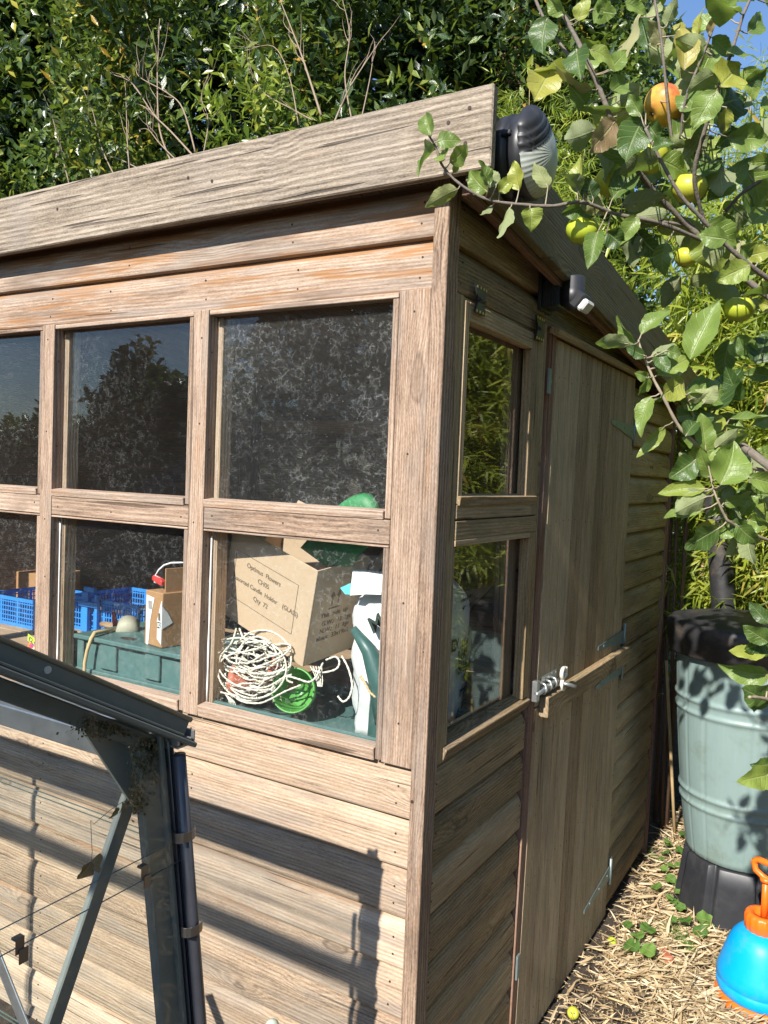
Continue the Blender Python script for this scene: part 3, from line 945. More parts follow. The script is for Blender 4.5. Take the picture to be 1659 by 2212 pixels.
for i in range(Bn + 1):
    th = PI / 2 * (1 - i / Bn)
    for k in range(A):
        ph = 2 * PI * k / A
        p = np.array((0.046 * math.cos(th), math.sin(th) * math.cos(ph) * (R0 - 0.003), math.sin(th) * math.sin(ph) * (R0 - 0.003)))
        s_ = float(np.dot(p / R0, ud)) + 0.25 * (p[0] / R0 - 0.35)
        dsp = sum(0.0036 / (1 + math.exp(-(s_ - t) * 160)) for t in (0.40, 0.52, 0.64, 0.75))
        dsp -= sum(0.0068 * math.exp(-((s_ - t) * 42) ** 2) for t in (0.47, 0.59, 0.70))
        pts.append(np.array((LX + 0.057, LY, LZ)) + p * (1 + dsp / 0.08))
        ssv.append(s_)
fh, fl = [], []
for i in range(Bn):
    for k in range(A):
        f = (i * A + k, i * A + (k + 1) % A, (i + 1) * A + (k + 1) % A, (i + 1) * A + k)
        (fh if sum(ssv[j] for j in f) / 4 > 0.39 else fl).append(f)
hood.add(pts, fh, 0, None, None, True)
lens.add(pts, fl, 0, None, None, True)


def prune(m):
    used = sorted({i for f in m.f for i in f})
    mp = {o: k for k, o in enumerate(used)}
    m.v, m.g, m.b, m.lp = [m.v[i] for i in used], [m.g[i] for i in used], [m.b[i] for i in used], [m.lp[i] for i in used]
    m.f = [tuple(mp[i] for i in f) for f in m.f]
    return m


prune(hood).build('hood', BLACK, LT)
lo = prune(lens).build('lens', LENS, LT)
# keep the lens ribs radial about its own centre
for o in (lo,):
    me = o.data
    for v in me.vertices:
        v.co -= Vector((LX, LY, LZ))
    o.location = (0, 0, 0)
    o.matrix_parent_inverse = Matrix.Identity(4)

# ================================================================== motion sensor
SX = thing('motion_sensor', 'small black motion sensor with white lens under the shed eaves', 'sensor', (0.0, 0.60, 2.22))
mb = MB()
mb.bar(-0.004, 0.006, 0.552, 0.648, 2.168, 2.268, 'z')
mb.bar(0.006, 0.052, 0.562, 0.638, 2.176, 2.262, 'z', ch=0.004)
for k in range(8):
    mb.bar(0.008 + k * 0.0055, 0.0108 + k * 0.0055, 0.558, 0.642, 2.178, 2.260, 'z', ch=0.0006)
mb.build('bracket', BLACK, SX)
mb = MB()
mb.lathe([(0.0, 2.258), (0.027, 2.258), (0.031, 2.254), (0.031, 2.222), (0.033, 2.220), (0.033, 2.198), (0.028, 2.182), (0.016, 2.170), (0.0, 2.166)], (0.078, 0.600, 0), (0, 0, 1), 28)
mb.board((0.098, 0.596, 2.192), [(0.75, -0.25, -0.62), (0.2, 0.97, -0.1), (0.62, 0, 0.75)], (0.044, 0.052, 0.046), ch=0.005)
mb.build('sensor_head', BLACK, SX)
mb = MB()
mb.board((0.113, 0.591, 2.178), [(0.75, -0.25, -0.62), (0.2, 0.97, -0.1), (0.62, 0, 0.75)], (0.034, 0.042, 0.034), ch=0.005)
mb.build('lens', WHITEPL, SX)

# ================================================================== things inside the shed
def rebase(o, loc):
    """put a single-mesh thing's origin at its own base"""
    loc = Vector(tuple(map(float, loc)))
    o.data.transform(Matrix.Translation(-loc))
    o.location = loc
    return o


def solo(mb, name, mats, loc, label, cat, group=None):
    return rebase(mb.build(name, mats, None, label=label, cat=cat, group=group), loc)


def text(body, size, origin, xa, ya, m, parent, name='lettering', align='LEFT', ext=0.0004, bold=0.0):
    cu = bpy.data.curves.new(name, 'FONT')
    cu.body = body
    cu.size = size
    cu.align_x = align
    cu.extrude = ext
    cu.offset = bold
    cu.materials.append(m)
    tmp = bpy.data.objects.new('tmp_text', cu)
    COL.objects.link(tmp)
    bpy.context.view_layer.update()
    me = bpy.data.meshes.new_from_object(tmp.evaluated_get(bpy.context.evaluated_depsgraph_get()))
    bpy.data.objects.remove(tmp)
    bpy.data.curves.remove(cu)
    me.name = name
    x, y = nrm(xa), nrm(ya)
    zz = nrm(np.cross(x, y))
    me.transform(Matrix(((x[0], y[0], zz[0], origin[0]), (x[1], y[1], zz[1], origin[1]), (x[2], y[2], zz[2], origin[2]), (0, 0, 0, 1))))
    return link(bpy.data.objects.new(name, me), parent)


E5 = Z(.34, 398.2, 1061.8)
WW = Z(.248, 0, 1161.3)
BT = 1.045   # bench top

BN = thing('potting_bench', 'long wooden bench inside the shed under the front windows', 'bench', (-1.3, 0.5, 0.03))
mb = MB()
for k in range(6):
    mb.bar(-2.5, -0.06, 0.095 + k * 0.145, 0.095 + k * 0.145 + 0.141, BT - 0.022, BT, 'x')
mb.build('bench_top', W_STUD, BN)
for x in (-2.4, -1.3, -0.15):
    for y in (0.14, 0.9):
        mb = MB()
        mb.bar(x - .03, x + .03, y - .03, y + .03, 0.03, BT - 0.023, 'z')
        mb.build('leg', W_STUD, BN)

# seed tray under the first window
mb = MB()
x0, x1, y0, y1, z1 = -0.675, -0.075, 0.050, 0.092, 1.086
mb.bar(x0, x1, y0, 0.056, 1.047, z1, 'x')
mb.bar(x0, x1, 0.052, 0.40, 1.0465, 1.052, 'x')
mb.bar(x0, x1, 0.394, 0.40, 1.053, z1, 'x')
mb.bar(x0, x0 + .005, 0.057, 0.393, 1.053, z1, 'y')
mb.bar(x1 - .005, x1, 0.057, 0.393, 1.053, z1, 'y')
mb.bar(x0 - .004, x1 + .004, 0.044, 0.0495, z1 - 0.012, z1, 'x')
solo(mb, 'seed_tray', TRAYG, (-0.37, 0.2, BT), 'grey green plastic seed tray along the bottom of the nearest window', 'tray')

# the big cardboard box
P0 = np.array((-0.4164, 0.1, 1.2053))
BWv, BEv, BHv = np.array((-0.94938, 0.13071, 0.28563)), np.array((0.17391, 0.97595, 0.13142)), np.array((0.26159, -0.17444, 0.94929))
BWv = nrm(BWv)
BHv = nrm(BHv - BWv * np.dot(BHv, BWv))
BEv = np.cross(BHv, -BWv)
if BEv[1] < 0:
    BEv = -BEv
bw, be, bh = 0.33, 0.19, 0.27
BX = thing('cardboard_box', 'large tilted cardboard box printed with a flower company name in the nearest window', 'box', P0)
mb = MB()
mb.board(P0 + BWv * bw / 2 + BHv * bh / 2 + BEv * 0.002, [BWv, BHv, BEv], (bw, bh, 0.004), ch=0.0015)
mb.board(P0 + BWv * bw / 2 + BHv * bh / 2 + BEv * (be - 0.002), [BWv, BHv, BEv], (bw, bh, 0.004), ch=0.0015)
mb.board(P0 + BWv * 0.002 + BHv * bh / 2 + BEv * be / 2, [BHv, BEv, BWv], (bh - .0004, be - 0.0081, 0.004), ch=0.0015)
mb.board(P0 + BWv * (bw - 0.002) + BHv * bh / 2 + BEv * be / 2, [BHv, BEv, BWv], (bh - .0004, be - 0.0081, 0.004), ch=0.0015)
mb.board(P0 + BWv * bw / 2 + BHv * 0.003 + BEv * be / 2, [BWv, BEv, BHv], (bw - .0081, be - .0081, 0.004), ch=0.0015)
mb.build('carton', CARD, BX)
pt = P0 + BHv * bh
mb = MB()
mb.prism([pt + BWv * 0.31, pt + BWv * 0.20, pt + BWv * 0.21 + BHv * 0.03 + BEv * 0.03, pt + BWv * 0.30 + BHv * 0.03 + BEv * 0.03], -BEv * 0.003)
mb.build('flap', CARD, BX)
mb = MB()
mb.prism([pt + BEv * (be - .003) + BWv * 0.31, pt + BEv * (be - .003) + BWv * 0.10, pt + BEv * (be + .01) + BWv * 0.12 + BHv * 0.05, pt + BEv * (be + .01) + BWv * 0.30 + BHv * 0.05], BEv * 0.003)
mb.build('flap', CARD, BX)


def bf(w, h, e=-0.0006):
    return P0 + BWv * w + BHv * h + BEv * e


mb = MB()
fr = [(0.300, 0.207), (0.056, 0.207), (0.056, 0.068), (0.300, 0.068)]
for i in range(4):
    a, b = fr[i], fr[(i + 1) % 4]
    mb.beam(bf(*a), bf(*b), 0.0016, 0.0008, up=BEv, ch=0.0001)
mb.build('printed_frame', INK, BX)
ctr = 0.182
for body, h, w in (('Optimus  Flowers', 0.175, 0.186), ('CH05', 0.149, 0.182), ('Assorted Candle  Holder    (GLASS)', 0.122, 0.172), ('Qty  72', 0.094, 0.184)):
    text(body, 0.0185 if body[0] != 'A' else 0.0175, bf(w, h), -BWv, BHv, INK, BX, align='CENTER', bold=0.0001)


def bs(e, h, w=-0.0006):
    return P0 + BWv * w + BHv * h + BEv * e


for body, h, e in (('This  side  up', 0.128, 0.038), ('G.W.:  12  kgs', 0.104, 0.046), ('N.W.:  11  kgs', 0.083, 0.042), ('Mean:  33x19x2', 0.062, 0.034)):
    text(body, 0.0185, bs(e, h), BEv, BHv, INK, BX, bold=0.0001)
mb = MB()
for e in (0.072, 0.094):
    mb.beam(bs(e, 0.158), bs(e, 0.184), 0.0035, 0.0008, up=BEv, ch=0.0001)
    mb.prism([bs(e - 0.008, 0.183), bs(e + 0.008, 0.183), bs(e, 0.199)], -BWv * 0.0006)
mb.beam(bs(0.062, 0.150), bs(0.104, 0.150), 0.004, 0.0008, up=BHv, ch=0.0001)
mb.build('printed_arrows', INK, BX)

# green scoop behind the box
mb = MB()
pp = [(735, 360), (800, 290), (880, 190), (955, 110), (1010, 62), (1070, 28), (1130, 15), (1175, 28), (1205, 70), (1225, 120), (1215, 230), (1165, 330), (1095, 400), (1060, 470), (890, 470)]
out = [at(*E5(*q), y=0.135) for q in pp]
mid = at(*E5(1010, 300), y=0.15)
rings = [1.0, 0.93, 0.8, 0.5, 0.0]
vs = []
nP = len(out)
for j, q in enumerate(rings):
    for p in out:
        d = p * q + mid * (1 - q)
        d = d + np.array((0, -0.018 * (1 - q) ** 0.5 if j else 0.012, 0))
        vs.append(d)
fs = [(j * nP + i, j * nP + (i + 1) % nP, (j + 1) * nP + (i + 1) % nP, (j + 1) * nP + i) for j in range(len(rings) - 1) for i in range(nP)]
mb.add(vs, fs, 0, None, None, True)
o_ = solo(mb, 'scoop', SCOOP, (-0.35, 0.14, 1.45), 'scuffed green plastic scoop blade standing up out of the printed cardboard box', 'scoop')
sd_ = o_.modifiers.new('thickness', 'SOLIDIFY')
sd_.thickness = 0.004

# compost bag
BG = thing('compost_bag', 'crumpled white compost bag with dark green slogans between the box and corner post', 'bag', (-0.29, 0.36, BT + .01))
mb = MB()
nb, hh = 40, 22
cxb, cyb = -0.222, 0.335
vs = []
for i in range(hh):
    t = i / (hh - 1)
    z = 1.056 + t * 0.40
    for k in range(nb):
        a = 2 * PI * k / nb
        pr_ = 0.93 + 0.10 * math.sin(t * 3.0) - 0.22 * max(0, t - 0.78) / 0.22
        cr = 1 + 0.035 * math.sin(5 * a + 9 * t) + 0.03 * math.sin(9 * a - 14 * t + 1) + 0.018 * math.sin(17 * a + 23 * t)
        flat = 1 - 0.55 * max(0, t - 0.82) / 0.18
        vs.append((cxb + 0.112 * pr_ * cr * math.cos(a), cyb + 0.232 * pr_ * cr * math.sin(a) * flat, z + 0.012 * math.sin(3 * a + 1) * t))
fs = [(i * nb + k, i * nb + (k + 1) % nb, (i + 1) * nb + (k + 1) % nb, (i + 1) * nb + k) for i in range(hh - 1) for k in range(nb)]
fs += [tuple(range(nb))[::-1], tuple((hh - 1) * nb + k for k in range(nb))]
mb.add(vs, fs, 0, None, None, True)
mb.build('sack', BAGM, BG)
# folded-over top
mb = MB()
fl = [at(*E5(*q), y=yy) for q, yy in (((1070, 500), .108), ((1150, 508), .103), ((1262, 520), .106), ((1250, 655), .088), ((1160, 652), .083), ((1052, 660), .088))]
mb.prism(fl, (0, 0.012, 0.002))
mb.build('folded_top', BAGM, BG)
mb = MB()
mb.prism([at(*E5(*q), y=0.096) for q in ((1054, 582), (1066, 600), (1050, 655), (1020, 652), (990, 612))], (0, 0.004, 0))
mb.build('lining', BAGBLUE, BG)


def wraptext(body, size, z, bold, end=0.72):
    """print on the sack: right end at ellipse angle 'end', running back round the side"""
    o = text(body, size, (0, 0, 0), (1, 0, 0), (0, 1, 0), BAGGREEN, BG, align='RIGHT', bold=bold)
    ang = np.linspace(end + .4, -2.2, 400)
    ex, ey = 0.1155 * np.cos(ang), 0.239 * np.sin(ang)
    arc = np.concatenate([[0], np.cumsum(np.hypot(np.diff(ex), np.diff(ey)))])
    s_end = np.interp(-(end), -ang, arc)
    co = np.empty(len(o.data.vertices) * 3)
    o.data.vertices.foreach_get('co', co)
    co = co.reshape(-1, 3)
    aa = np.interp(s_end - co[:, 0], arc, ang)
    hh_ = 1.0 + co[:, 2] * 4
    new = np.stack([cxb + 0.1155 * np.cos(aa) * hh_, cyb + 0.239 * np.sin(aa) * hh_, z + co[:, 1]], 1)
    o.data.vertices.foreach_set('co', new.ravel())
    o.data.update()


for body, size, z in (('where you will find', 0.016, 1.375), ('all this and more', 0.016, 1.352), ('community', 0.019, 1.322), ('growers', 0.030, 1.292), ('EXPLORE', 0.042, 1.252), ('LEARN', 0.042, 1.217), ('SHARE', 0.042, 1.182), ('enjoy', 0.038, 1.152), ('results', 0.038, 1.119), ('people', 0.030, 1.086)):
    wraptext(body, size, z, 0.0014 if size > .035 else 0.0003)
text('M', 0.055, tuple(at(*E5(1195, 905), y=0.088)), (0.86, 0, 0.5), (-.5, 0, .86), BAGGREEN, BG, bold=0.001)

# dark green watering can
WC = thing('watering_can', 'dark green watering can with raised spout beside the corner window post', 'watering can', (-0.135, 0.16, BT + .01))
mb = MB()
mb.lathe([(0.0, 1.055), (0.078, 1.055), (0.083, 1.065), (0.080, 1.15), (0.074, 1.235), (0.066, 1.262), (0.045, 1.275), (0.042, 1.272), (0.0, 1.27)], (-0.122, 0.088, 0), (0, 0, 1), 32)
mb.v = [(x, 0.088 + (y - 0.088) * 0.45, z) for x, y, z in mb.v]
mb.build('body', DKGREEN, WC)
mb = MB()
sp0, sp1 = np.array((-0.160, 0.080, 1.235)), at(*E5(1072, 868), y=0.07)
mb.tube([np.array((-0.150, 0.085, 1.12)), np.array((-0.175, 0.085, 1.215)), sp0 * 0.5 + sp1 * 0.5, sp1], [0.034, 0.030, 0.019, 0.009], 14)
mb.build('spout', DKGREEN, WC)
mb = MB()
mb.tube([(-0.115, 0.09, 1.27), (-0.105, 0.09, 1.31), (-0.08, 0.09, 1.31), (-0.060, 0.09, 1.27), (-0.056, 0.09, 1.18)], 0.008, 8)
mb.build('handle', DKGREEN, WC)

# pots and rope
def pot(name, m, mouth, axis, r, length, label, cat, grp=None):
    t = MB()
    prof = [(0.0, -length + 0.004), (r * 0.30, -length + 0.004), (r * 0.32, -length + 0.007), (r * 0.62, -length + 0.006), (r * 0.66, -length + 0.010), (r * 0.90, -0.012), (r * 0.92, -0.001), (r * 0.95, 0.001), (r * 1.0, -0.001), (r * 1.0, -0.016), (r * 0.95, -0.018), (r * 0.70, -length), (0.0, -length)]
    t.lathe(prof, mouth, axis, 40)
    return solo(t, name, m, mouth, label, cat, grp)


pm = at(*E5(688, 1262), y=0.098)
pot('plant_pot', GREENPOT, pm, (0.30, -0.90, 0.30), 0.0585, 0.085, 'bright green plastic plant pot on its side under the tilted box', 'plant pot')
pot('plant_pot', TERRA, at(*E5(300, 1200), y=0.105), (-0.9, -0.42, 0.05), 0.046, 0.10, 'terracotta pot lying on its side beneath the white rope', 'plant pot', None)
pot('plant_pot', TERRA, at(*E5(520, 1140), y=0.15), (-0.75, -0.5, 0.4), 0.052, 0.09, 'second terracotta pot, behind the green pot and mostly hidden by rope', 'plant pot')
pot('plant_pot', BLACK, at(*E5(400, 985), y=0.19), (-0.2, -0.85, 0.45), 0.05, 0.09, 'black plastic pot behind the rope at the lower left of the tilted box', 'plant pot')

mb = MB()
rr = random.Random(5)


def ropearc(pts, ys, r=0.0027):
    P = [at(*E5(*q), y=y) for q, y in zip(pts, ys)]
    out_ = []
    for i in range(len(P) - 1):
        p0, p1, p2, p3 = P[max(i - 1, 0)], P[i], P[i + 1], P[min(i + 2, len(P) - 1)]
        for k in range(6):
            t = k / 6
            out_.append(0.5 * ((2 * p1) + (-p0 + p2) * t + (2 * p0 - 5 * p1 + 4 * p2 - p3) * t * t + (-p0 + 3 * p1 - 3 * p2 + p3) * t ** 3))
    out_.append(P[-1])
    mb.tube(out_, [r * (0.9 + 0.25 * math.sin(i * 2.4)) for i in range(len(out_))], 7)


for k in range(19):
    cx_, cy_ = 410 + rr.uniform(-70, 110), 1110 + rr.uniform(-60, 50)
    rx_, ry_ = rr.uniform(90, 225), rr.uniform(50, 190)
    a0_, sw = rr.uniform(0, 6.28), rr.uniform(2.6, 5.2)
    tl = rr.uniform(-0.35, 0.35)
    pts_, ys_ = [], []
    for i in range(9):
        a = a0_ + sw * i / 8
        ex, ey = rx_ * math.cos(a), ry_ * math.sin(a)
        px_, py_ = cx_ + ex * math.cos(tl) - ey * math.sin(tl), cy_ + ex * math.sin(tl) + ey * math.cos(tl)
        px_ = max(214, px_)
        py_ = min(py_, 1355)
        pts_.append((px_, py_))
        ys_.append(0.062 + 0.010 * k % 0.07 + 0.03 * (1 - math.sin(a)) * 0.5)
    ropearc(pts_, ys_)
ropearc([(330, 870), (300, 960), (230, 1050), (215, 1160), (260, 1250), (360, 1330), (470, 1345), (545, 1320), (640, 1270), (740, 1230)], [.12, .08, .065, .06, .06, .06, .058, .056, .054, .052])
ropearc([(350, 870), (375, 950), (350, 1010), (250, 1060), (222, 1130), (300, 1215), (440, 1260), (560, 1255)], [.12, .10, .08, .07, .065, .06, .06, .06])
ropearc([(470, 960), (440, 1010), (470, 1060), (560, 1030), (640, 1060)], [.13, .11, .10, .10, .12])
ropearc([(690, 1215), (655, 1200), (660, 1175), (720, 1190), (790, 1210), (835, 1180), (860, 1130), (880, 1090)], [.06, .056, .055, .056, .06, .07, .08, .1])
ropearc([(810, 1130), (870, 1150), (960, 1130), (985, 1085), (960, 1050), (900, 1070)], [.09, .09, .10, .11, .12, .12])
ropearc([(1000, 1045), (1040, 1120), (1065, 1220), (1050, 1300), (1010, 1335), (975, 1300)], [.15, .13, .11, .10, .09, .09])
for k in range(5):
    ropearc([(262, 1290), (285 + 8 * k, 1335), (300 + 12 * k - 20, 1385)], [.056, .054, .052], 0.0012)
    ropearc([(800 + 18 * k, 1110), (830 + 12 * k, 1170 + 8 * k), (850 + 6 * k, 1240)], [.10, .085, .075], 0.0014)
for k in range(14):
    cx_, cy_ = 420 + rr.uniform(-60, 90), 1090 + 22 * k - 120
    w_ = rr.uniform(130, 215)
    ph_ = rr.uniform(-.4, .4)
    ropearc([(max(216, cx_ + w_ * (i / 4 - 1)), min(1350, cy_ + 60 * math.sin(PI * i / 8 + ph_) + rr.uniform(-10, 10))) for i in range(9)], [0.066 + .02 * rr.random() for _ in range(9)])
for k in range(150):
    a = (rr.uniform(220, 640), rr.uniform(930, 1340))
    b = (a[0] + rr.uniform(-28, 28), a[1] + rr.uniform(-26, 26))
    ropearc([a, ((a[0] + b[0]) / 2 + rr.uniform(-6, 6), (a[1] + b[1]) / 2), b], [.060, .055, .058], 0.0005)
solo(mb, 'rope', ROPE, (-0.52, 0.08, 1.09), 'tangled frayed white rope under the tilted cardboard box', 'rope')
mb = MB()
ropearc([(1118, 1172), (1150, 1220), (1180, 1275), (1216, 1308)], [.062, .058, .056, .055], 0.0032)
solo(mb, 'straw_strand', TAN, tuple(at(*E5(1216, 1308), y=.055)), 'yellow dry strand curling in front of the dark green watering can', 'straw')
mb = MB()
mb.lathe([(0, 1.052), (0.03, 1.052), (0.045, 1.075), (0.05, 1.11), (0.042, 1.135), (0.038, 1.135), (0.044, 1.11), (0.0, 1.06)], (-0.09, 0.66, 0), (0, 0, 1), 24)
solo(mb, 'ceramic_pot', BEIGE, (-0.10, 0.40, 1.052), 'small stone beige pot low behind the side window glass', 'plant pot')

# ---- second window
CR = thing('storage_crate', 'dark green upturned storage crate with recessed panels in the second window', 'crate', (-1.03, 0.2, BT))
mb = MB()
x0, x1, y0, y1 = -1.262, -0.76, 0.082, 0.40
mb.bar(x0 - .006, x1 + .006, y0 - .008, y1 + .008, 1.166, 1.180, 'x', ch=0.003)
mb.bar(x0, x1, y0 + 0.012, y1, BT + .0015, 1.1655, 'x', ch=0.003)
for q in (0.0, 0.19, 0.335):
    mb.bar(x0 + 0.105 + q, x0 + 0.165 + q + (0.0 if q else 0.01), y0 + 0.001, y0 + 0.0125, 1.088, 1.1655, 'z', ch=0.003)
mb.bar(x0 + 0.002, x0 + 0.03, y0 + 0.001, y0 + 0.0125, BT + .002, 1.1655, 'z', ch=0.003)
mb.bar(x0, x1, y0 - 0.002, y0 + 0.0125, BT + .002, 1.078, 'x', ch=0.003)
mb.build('shell', TRAYG, CR)
hc = at(*WW(1120, 880), z=1.1805)
mb = MB()
vs = [(hc[0] + 0.032 * math.cos(a), hc[1] + 0.015 * math.sin(a), 1.1806 + dz) for dz in (0, 0.0004) for a in np.linspace(0, 2 * PI, 20, endpoint=False)]
mb.add(vs, [tuple(range(20, 40))] + [(i, (i + 1) % 20, 20 + (i + 1) % 20, 20 + i) for i in range(20)])
mb.build('grip_shade_disc', HOLE_SHADE, CR)  # thin dark disc paints a hole's shade onto the solid crate top

zt_ = 1.1815
c0 = at(*WW(1405, 965), z=zt_)
c1 = at(*WW(1190, 900), z=zt_)
dl = nrm(c1 - c0)
dr = nrm(np.cross((0, 0, 1), dl)) * -1
if dr[0] < 0:
    dr = -dr
SB = thing('parcel_box', 'small brown parcel box with torn white labels on the green crate', 'box', c0)
wl, wr, bhh = 0.088, 0.135, 0.158
mb = MB()
mb.board(c0 + dl * wl / 2 + dr * wr / 2 + np.array((0, 0, bhh / 2)), [dr, dl, (0, 0, 1)], (wr, wl, bhh), ch=0.002)
mb.build('carton', CARD2, SB)
mb = MB()
mb.board(c0 + dl * 0.012 + dr * 0.085 + np.array((0, 0, bhh + 0.032)), [dr, dl, (0, 0, 1)], (0.14, 0.004, 0.075), ch=0.001)
mb.build('flap', CARD2, SB)


def sf(l, h, e=0.0008):
    return c0 + dl * l - dr * e + np.array((0, 0, h))


def srf(l, h, e=0.0008):
    return c0 + dr * l - dl * e + np.array((0, 0, h))


mb = MB()
mb.prism([sf(0.066, 0.0), sf(0.078, 0.0), sf(0.080, 0.145), sf(0.040, 0.140), sf(0.058, 0.075)], -dr * 0.0006)
mb.prism([sf(0.0, 0.01), sf(0.022, 0.025), sf(0.022, 0.055), sf(0.010, 0.055), sf(0.024, 0.075), sf(0.004, 0.135), sf(0.0, 0.135)], -dr * 0.0006)
mb.prism([srf(0.0, 0.055), srf(0.035, 0.07), srf(0.018, 0.10), srf(0.0, 0.12)], -dl * 0.0006)
mb.build('torn_label', PAPER, SB)
for l0, h0, h1, st, sl_ in ((0.050, 0.105, 0.130, 0.0022, 0.002), (0.006, 0.078, 0.100, 0.0013, 0.001)):
    mb = MB()
    for k in range(9):
        mb.beam(sf(l0 + st * k, h0, 0.0016), sf(l0 + sl_ + st * k, h1, 0.0016), 0.0007 + 0.0004 * (k % 3), 0.0004, up=dl, ch=0.0001)
    mb.build('barcode_lettering', INK, SB)
mb = MB()
mb.prism([sf(0.004, 0.057, 0.0016), sf(0.020, 0.057, 0.0016), sf(0.020, 0.074, 0.0016), sf(0.004, 0.074, 0.0016)], -dr * 0.0004)
mb.build('printed_block', BAGGREEN, SB)
text('02', 0.016, sf(0.0195, 0.060, 0.0024), -dl, (0, 0, 1), PAPER, SB, bold=0.0003)

mb = MB()
a_, b_ = at(*WW(1345, 345), y=0.16), at(*WW(1425, 400), y=0.15)
mb.beam(a_, b_, 0.018, 0.02, ch=0.004)
t_ = MB()
t_.tube([at(*WW(*q), y=0.155) for q in ((1345, 385), (1385, 400), (1420, 370), (1352, 330), (1385, 280), (1430, 240), (1490, 220), (1600, 216))], 0.0028, 6)
CP = thing('plastic_clip', 'red plastic clip with a white wire loop resting on the brown parcel box', 'clip', a_)
mb.build('jaw', REDPL, CP)
t_.build('wire_loop', PAPER, CP)
mb = MB()
mb.tube([at(*WW(990, 655), y=0.27), at(*WW(996, 690), y=0.268), at(*WW(1008, 795), y=0.262)], [0.0055, 0.008, 0.0085], 10)
solo(mb, 'dibber', REDPL, at(*WW(1008, 795), y=0.262), 'red plastic dibber standing on the green crate', 'dibber')
mb = MB()
mb.tube([at(*WW(886, 752), y=0.34), at(*WW(960, 765), y=0.33), at(*WW(1040, 778), y=0.32)], [0.009, 0.012, 0.010], 10)
solo(mb, 'trowel_handle', W_STUD, at(*WW(960, 765), y=0.33), 'pale wooden tool handle lying behind the red dibber', 'tool handle')
mb = MB()
pA, pB = at(*WW(1105, 845), y=0.20), at(*WW(1130, 730), y=0.24)
mb.lathe([(0.0, 0.0), (0.036, 0.0), (0.034, 0.052), (0.031, 0.052), (0.032, 0.004), (0.0, 0.004)], pA, pB - pA, 28)
solo(mb, 'beaker', BEIGE, pA, 'pale beige beaker tipped over against the brown parcel box', 'beaker')
mb = MB()
mb.tube([at(*WW(*q), y=y) for q, y in (((1025, 800), .19), ((910, 815), .13), ((822, 832), .082), ((795, 880), .068), ((760, 980), .062), ((738, 1090), .058), ((734, 1190), .055), ((738, 1290), .055))], [0.0055, 0.006, 0.0065, 0.006, 0.0055, 0.0055, 0.005, 0.005], 8)
solo(mb, 'bent_stem', TAN, at(*WW(738, 1290), y=.055), 'pale bent dry stem hanging over the front of the green crate', 'stem')


def crate(x0, x1, y0, y1, z0, z1, label):
    m = MB()
    r = 0.004

    def side_(p, q):
        p, q = np.array(p, float), np.array(q, float)
        L = np.linalg.norm(q - p)
        u = (q - p) / L
        for z in (z0 + r, z1 - 0.006):
            m.beam(p + (0, 0, z), q + (0, 0, z), 0.014, 0.008, ch=0.001)
        for z in np.linspace(z0 + 0.02, z1 - 0.02, 5):
            m.beam(p + (0, 0, z), q + (0, 0, z), 0.0045, 0.004, ch=0.0005)
        nn = int(L / 0.0145)
        for k in range(nn + 1):
            wd = 0.013 if k % 7 == 0 else 0.0045
            m.beam(p + u * L * k / nn + (0, 0, z0 + 0.002), p + u * L * k / nn + (0, 0, z1 - 0.002), wd, 0.005, up=u, ch=0.0005)
    side_((x0, y0, 0), (x1, y0, 0))
    side_((x0, y1, 0), (x1, y1, 0))
    side_((x0, y0, 0), (x0, y1, 0))
    side_((x1, y0, 0), (x1, y1, 0))
    m.bar(x0 + .004, x1 - .004, y0 + .004, y1 - .004, z0, z0 + 0.003, 'x')
    solo(m, 'mesh_crate', BLUECR, ((x0 + x1) / 2, (y0 + y1) / 2, z0), label, 'crate')


pa, pb = at(*WW(-60, 738), y=0.44), at(*WW(322, 745), y=0.44)
crate(pa[0] - 0.05, pb[0], 0.44, 0.72, BT + .002, at(*WW(150, 525), y=0.44)[2], 'bright blue mesh crate in the sun in the third window')
pa, pb = at(*WW(600, 750), y=0.56), at(*WW(1210, 760), y=0.56)
crate(pa[0], pb[0], 0.56, 0.86, BT + .002, at(*WW(1000, 560), y=0.56)[2], 'shaded blue mesh crate behind the green crate')
mb = MB()
q0, q1 = at(*WW(700, 470), y=0.53), at(*WW(830, 760), y=0.53)
mb.bar(q0[0], q0[0] + 0.035, 0.535, 0.55, BT + .002, q0[2], 'z')
mb.bar(q0[0] + 0.075, q1[0], 0.535, 0.55, BT + .002, q0[2] - .005, 'z')
mb.bar(q0[0] - 0.01, q1[0] + .01, 0.528, 0.534, q0[2] - 0.055, q0[2] - 0.035, 'x')
mb.bar(q0[0] + 0.01, q1[0] - .02, 0.536, 0.552, q0[2] + 0.001, q0[2] + 0.02, 'x')
solo(mb, 'crate_handle', BLUECR, (q0[0], 0.54, BT), 'dark blue plastic trellis piece standing between the two blue mesh crates', 'trellis')
mb = MB()
q0, q1 = at(*WW(90, 285), y=0.78), at(*WW(330, 490), y=0.78)
mb.board(((q0[0] + q1[0]) / 2, 0.90, (BT + q0[2]) / 2), [(1, 0.1, 0), (-.1, 1, 0), (0, 0, 1)], (q1[0] - q0[0], 0.22, q0[2] - BT - .004), ch=0.002)
solo(mb, 'cardboard_carton', CARD2, ((q0[0] + q1[0]) / 2, 0.9, BT), 'plain brown carton behind the sunlit blue crate', 'box')
mb = MB()
q0 = at(*WW(150, 240), y=0.72)
mb.lathe([(0.0, 0.0), (0.045, 0.0), (0.048, 0.01), (0.046, 0.16), (0.02, 0.21), (0.016, 0.24), (0.0, 0.24)], (q0[0] - 0.10, 0.95, 1.28), (-0.95, -0.2, 0.25), 24)
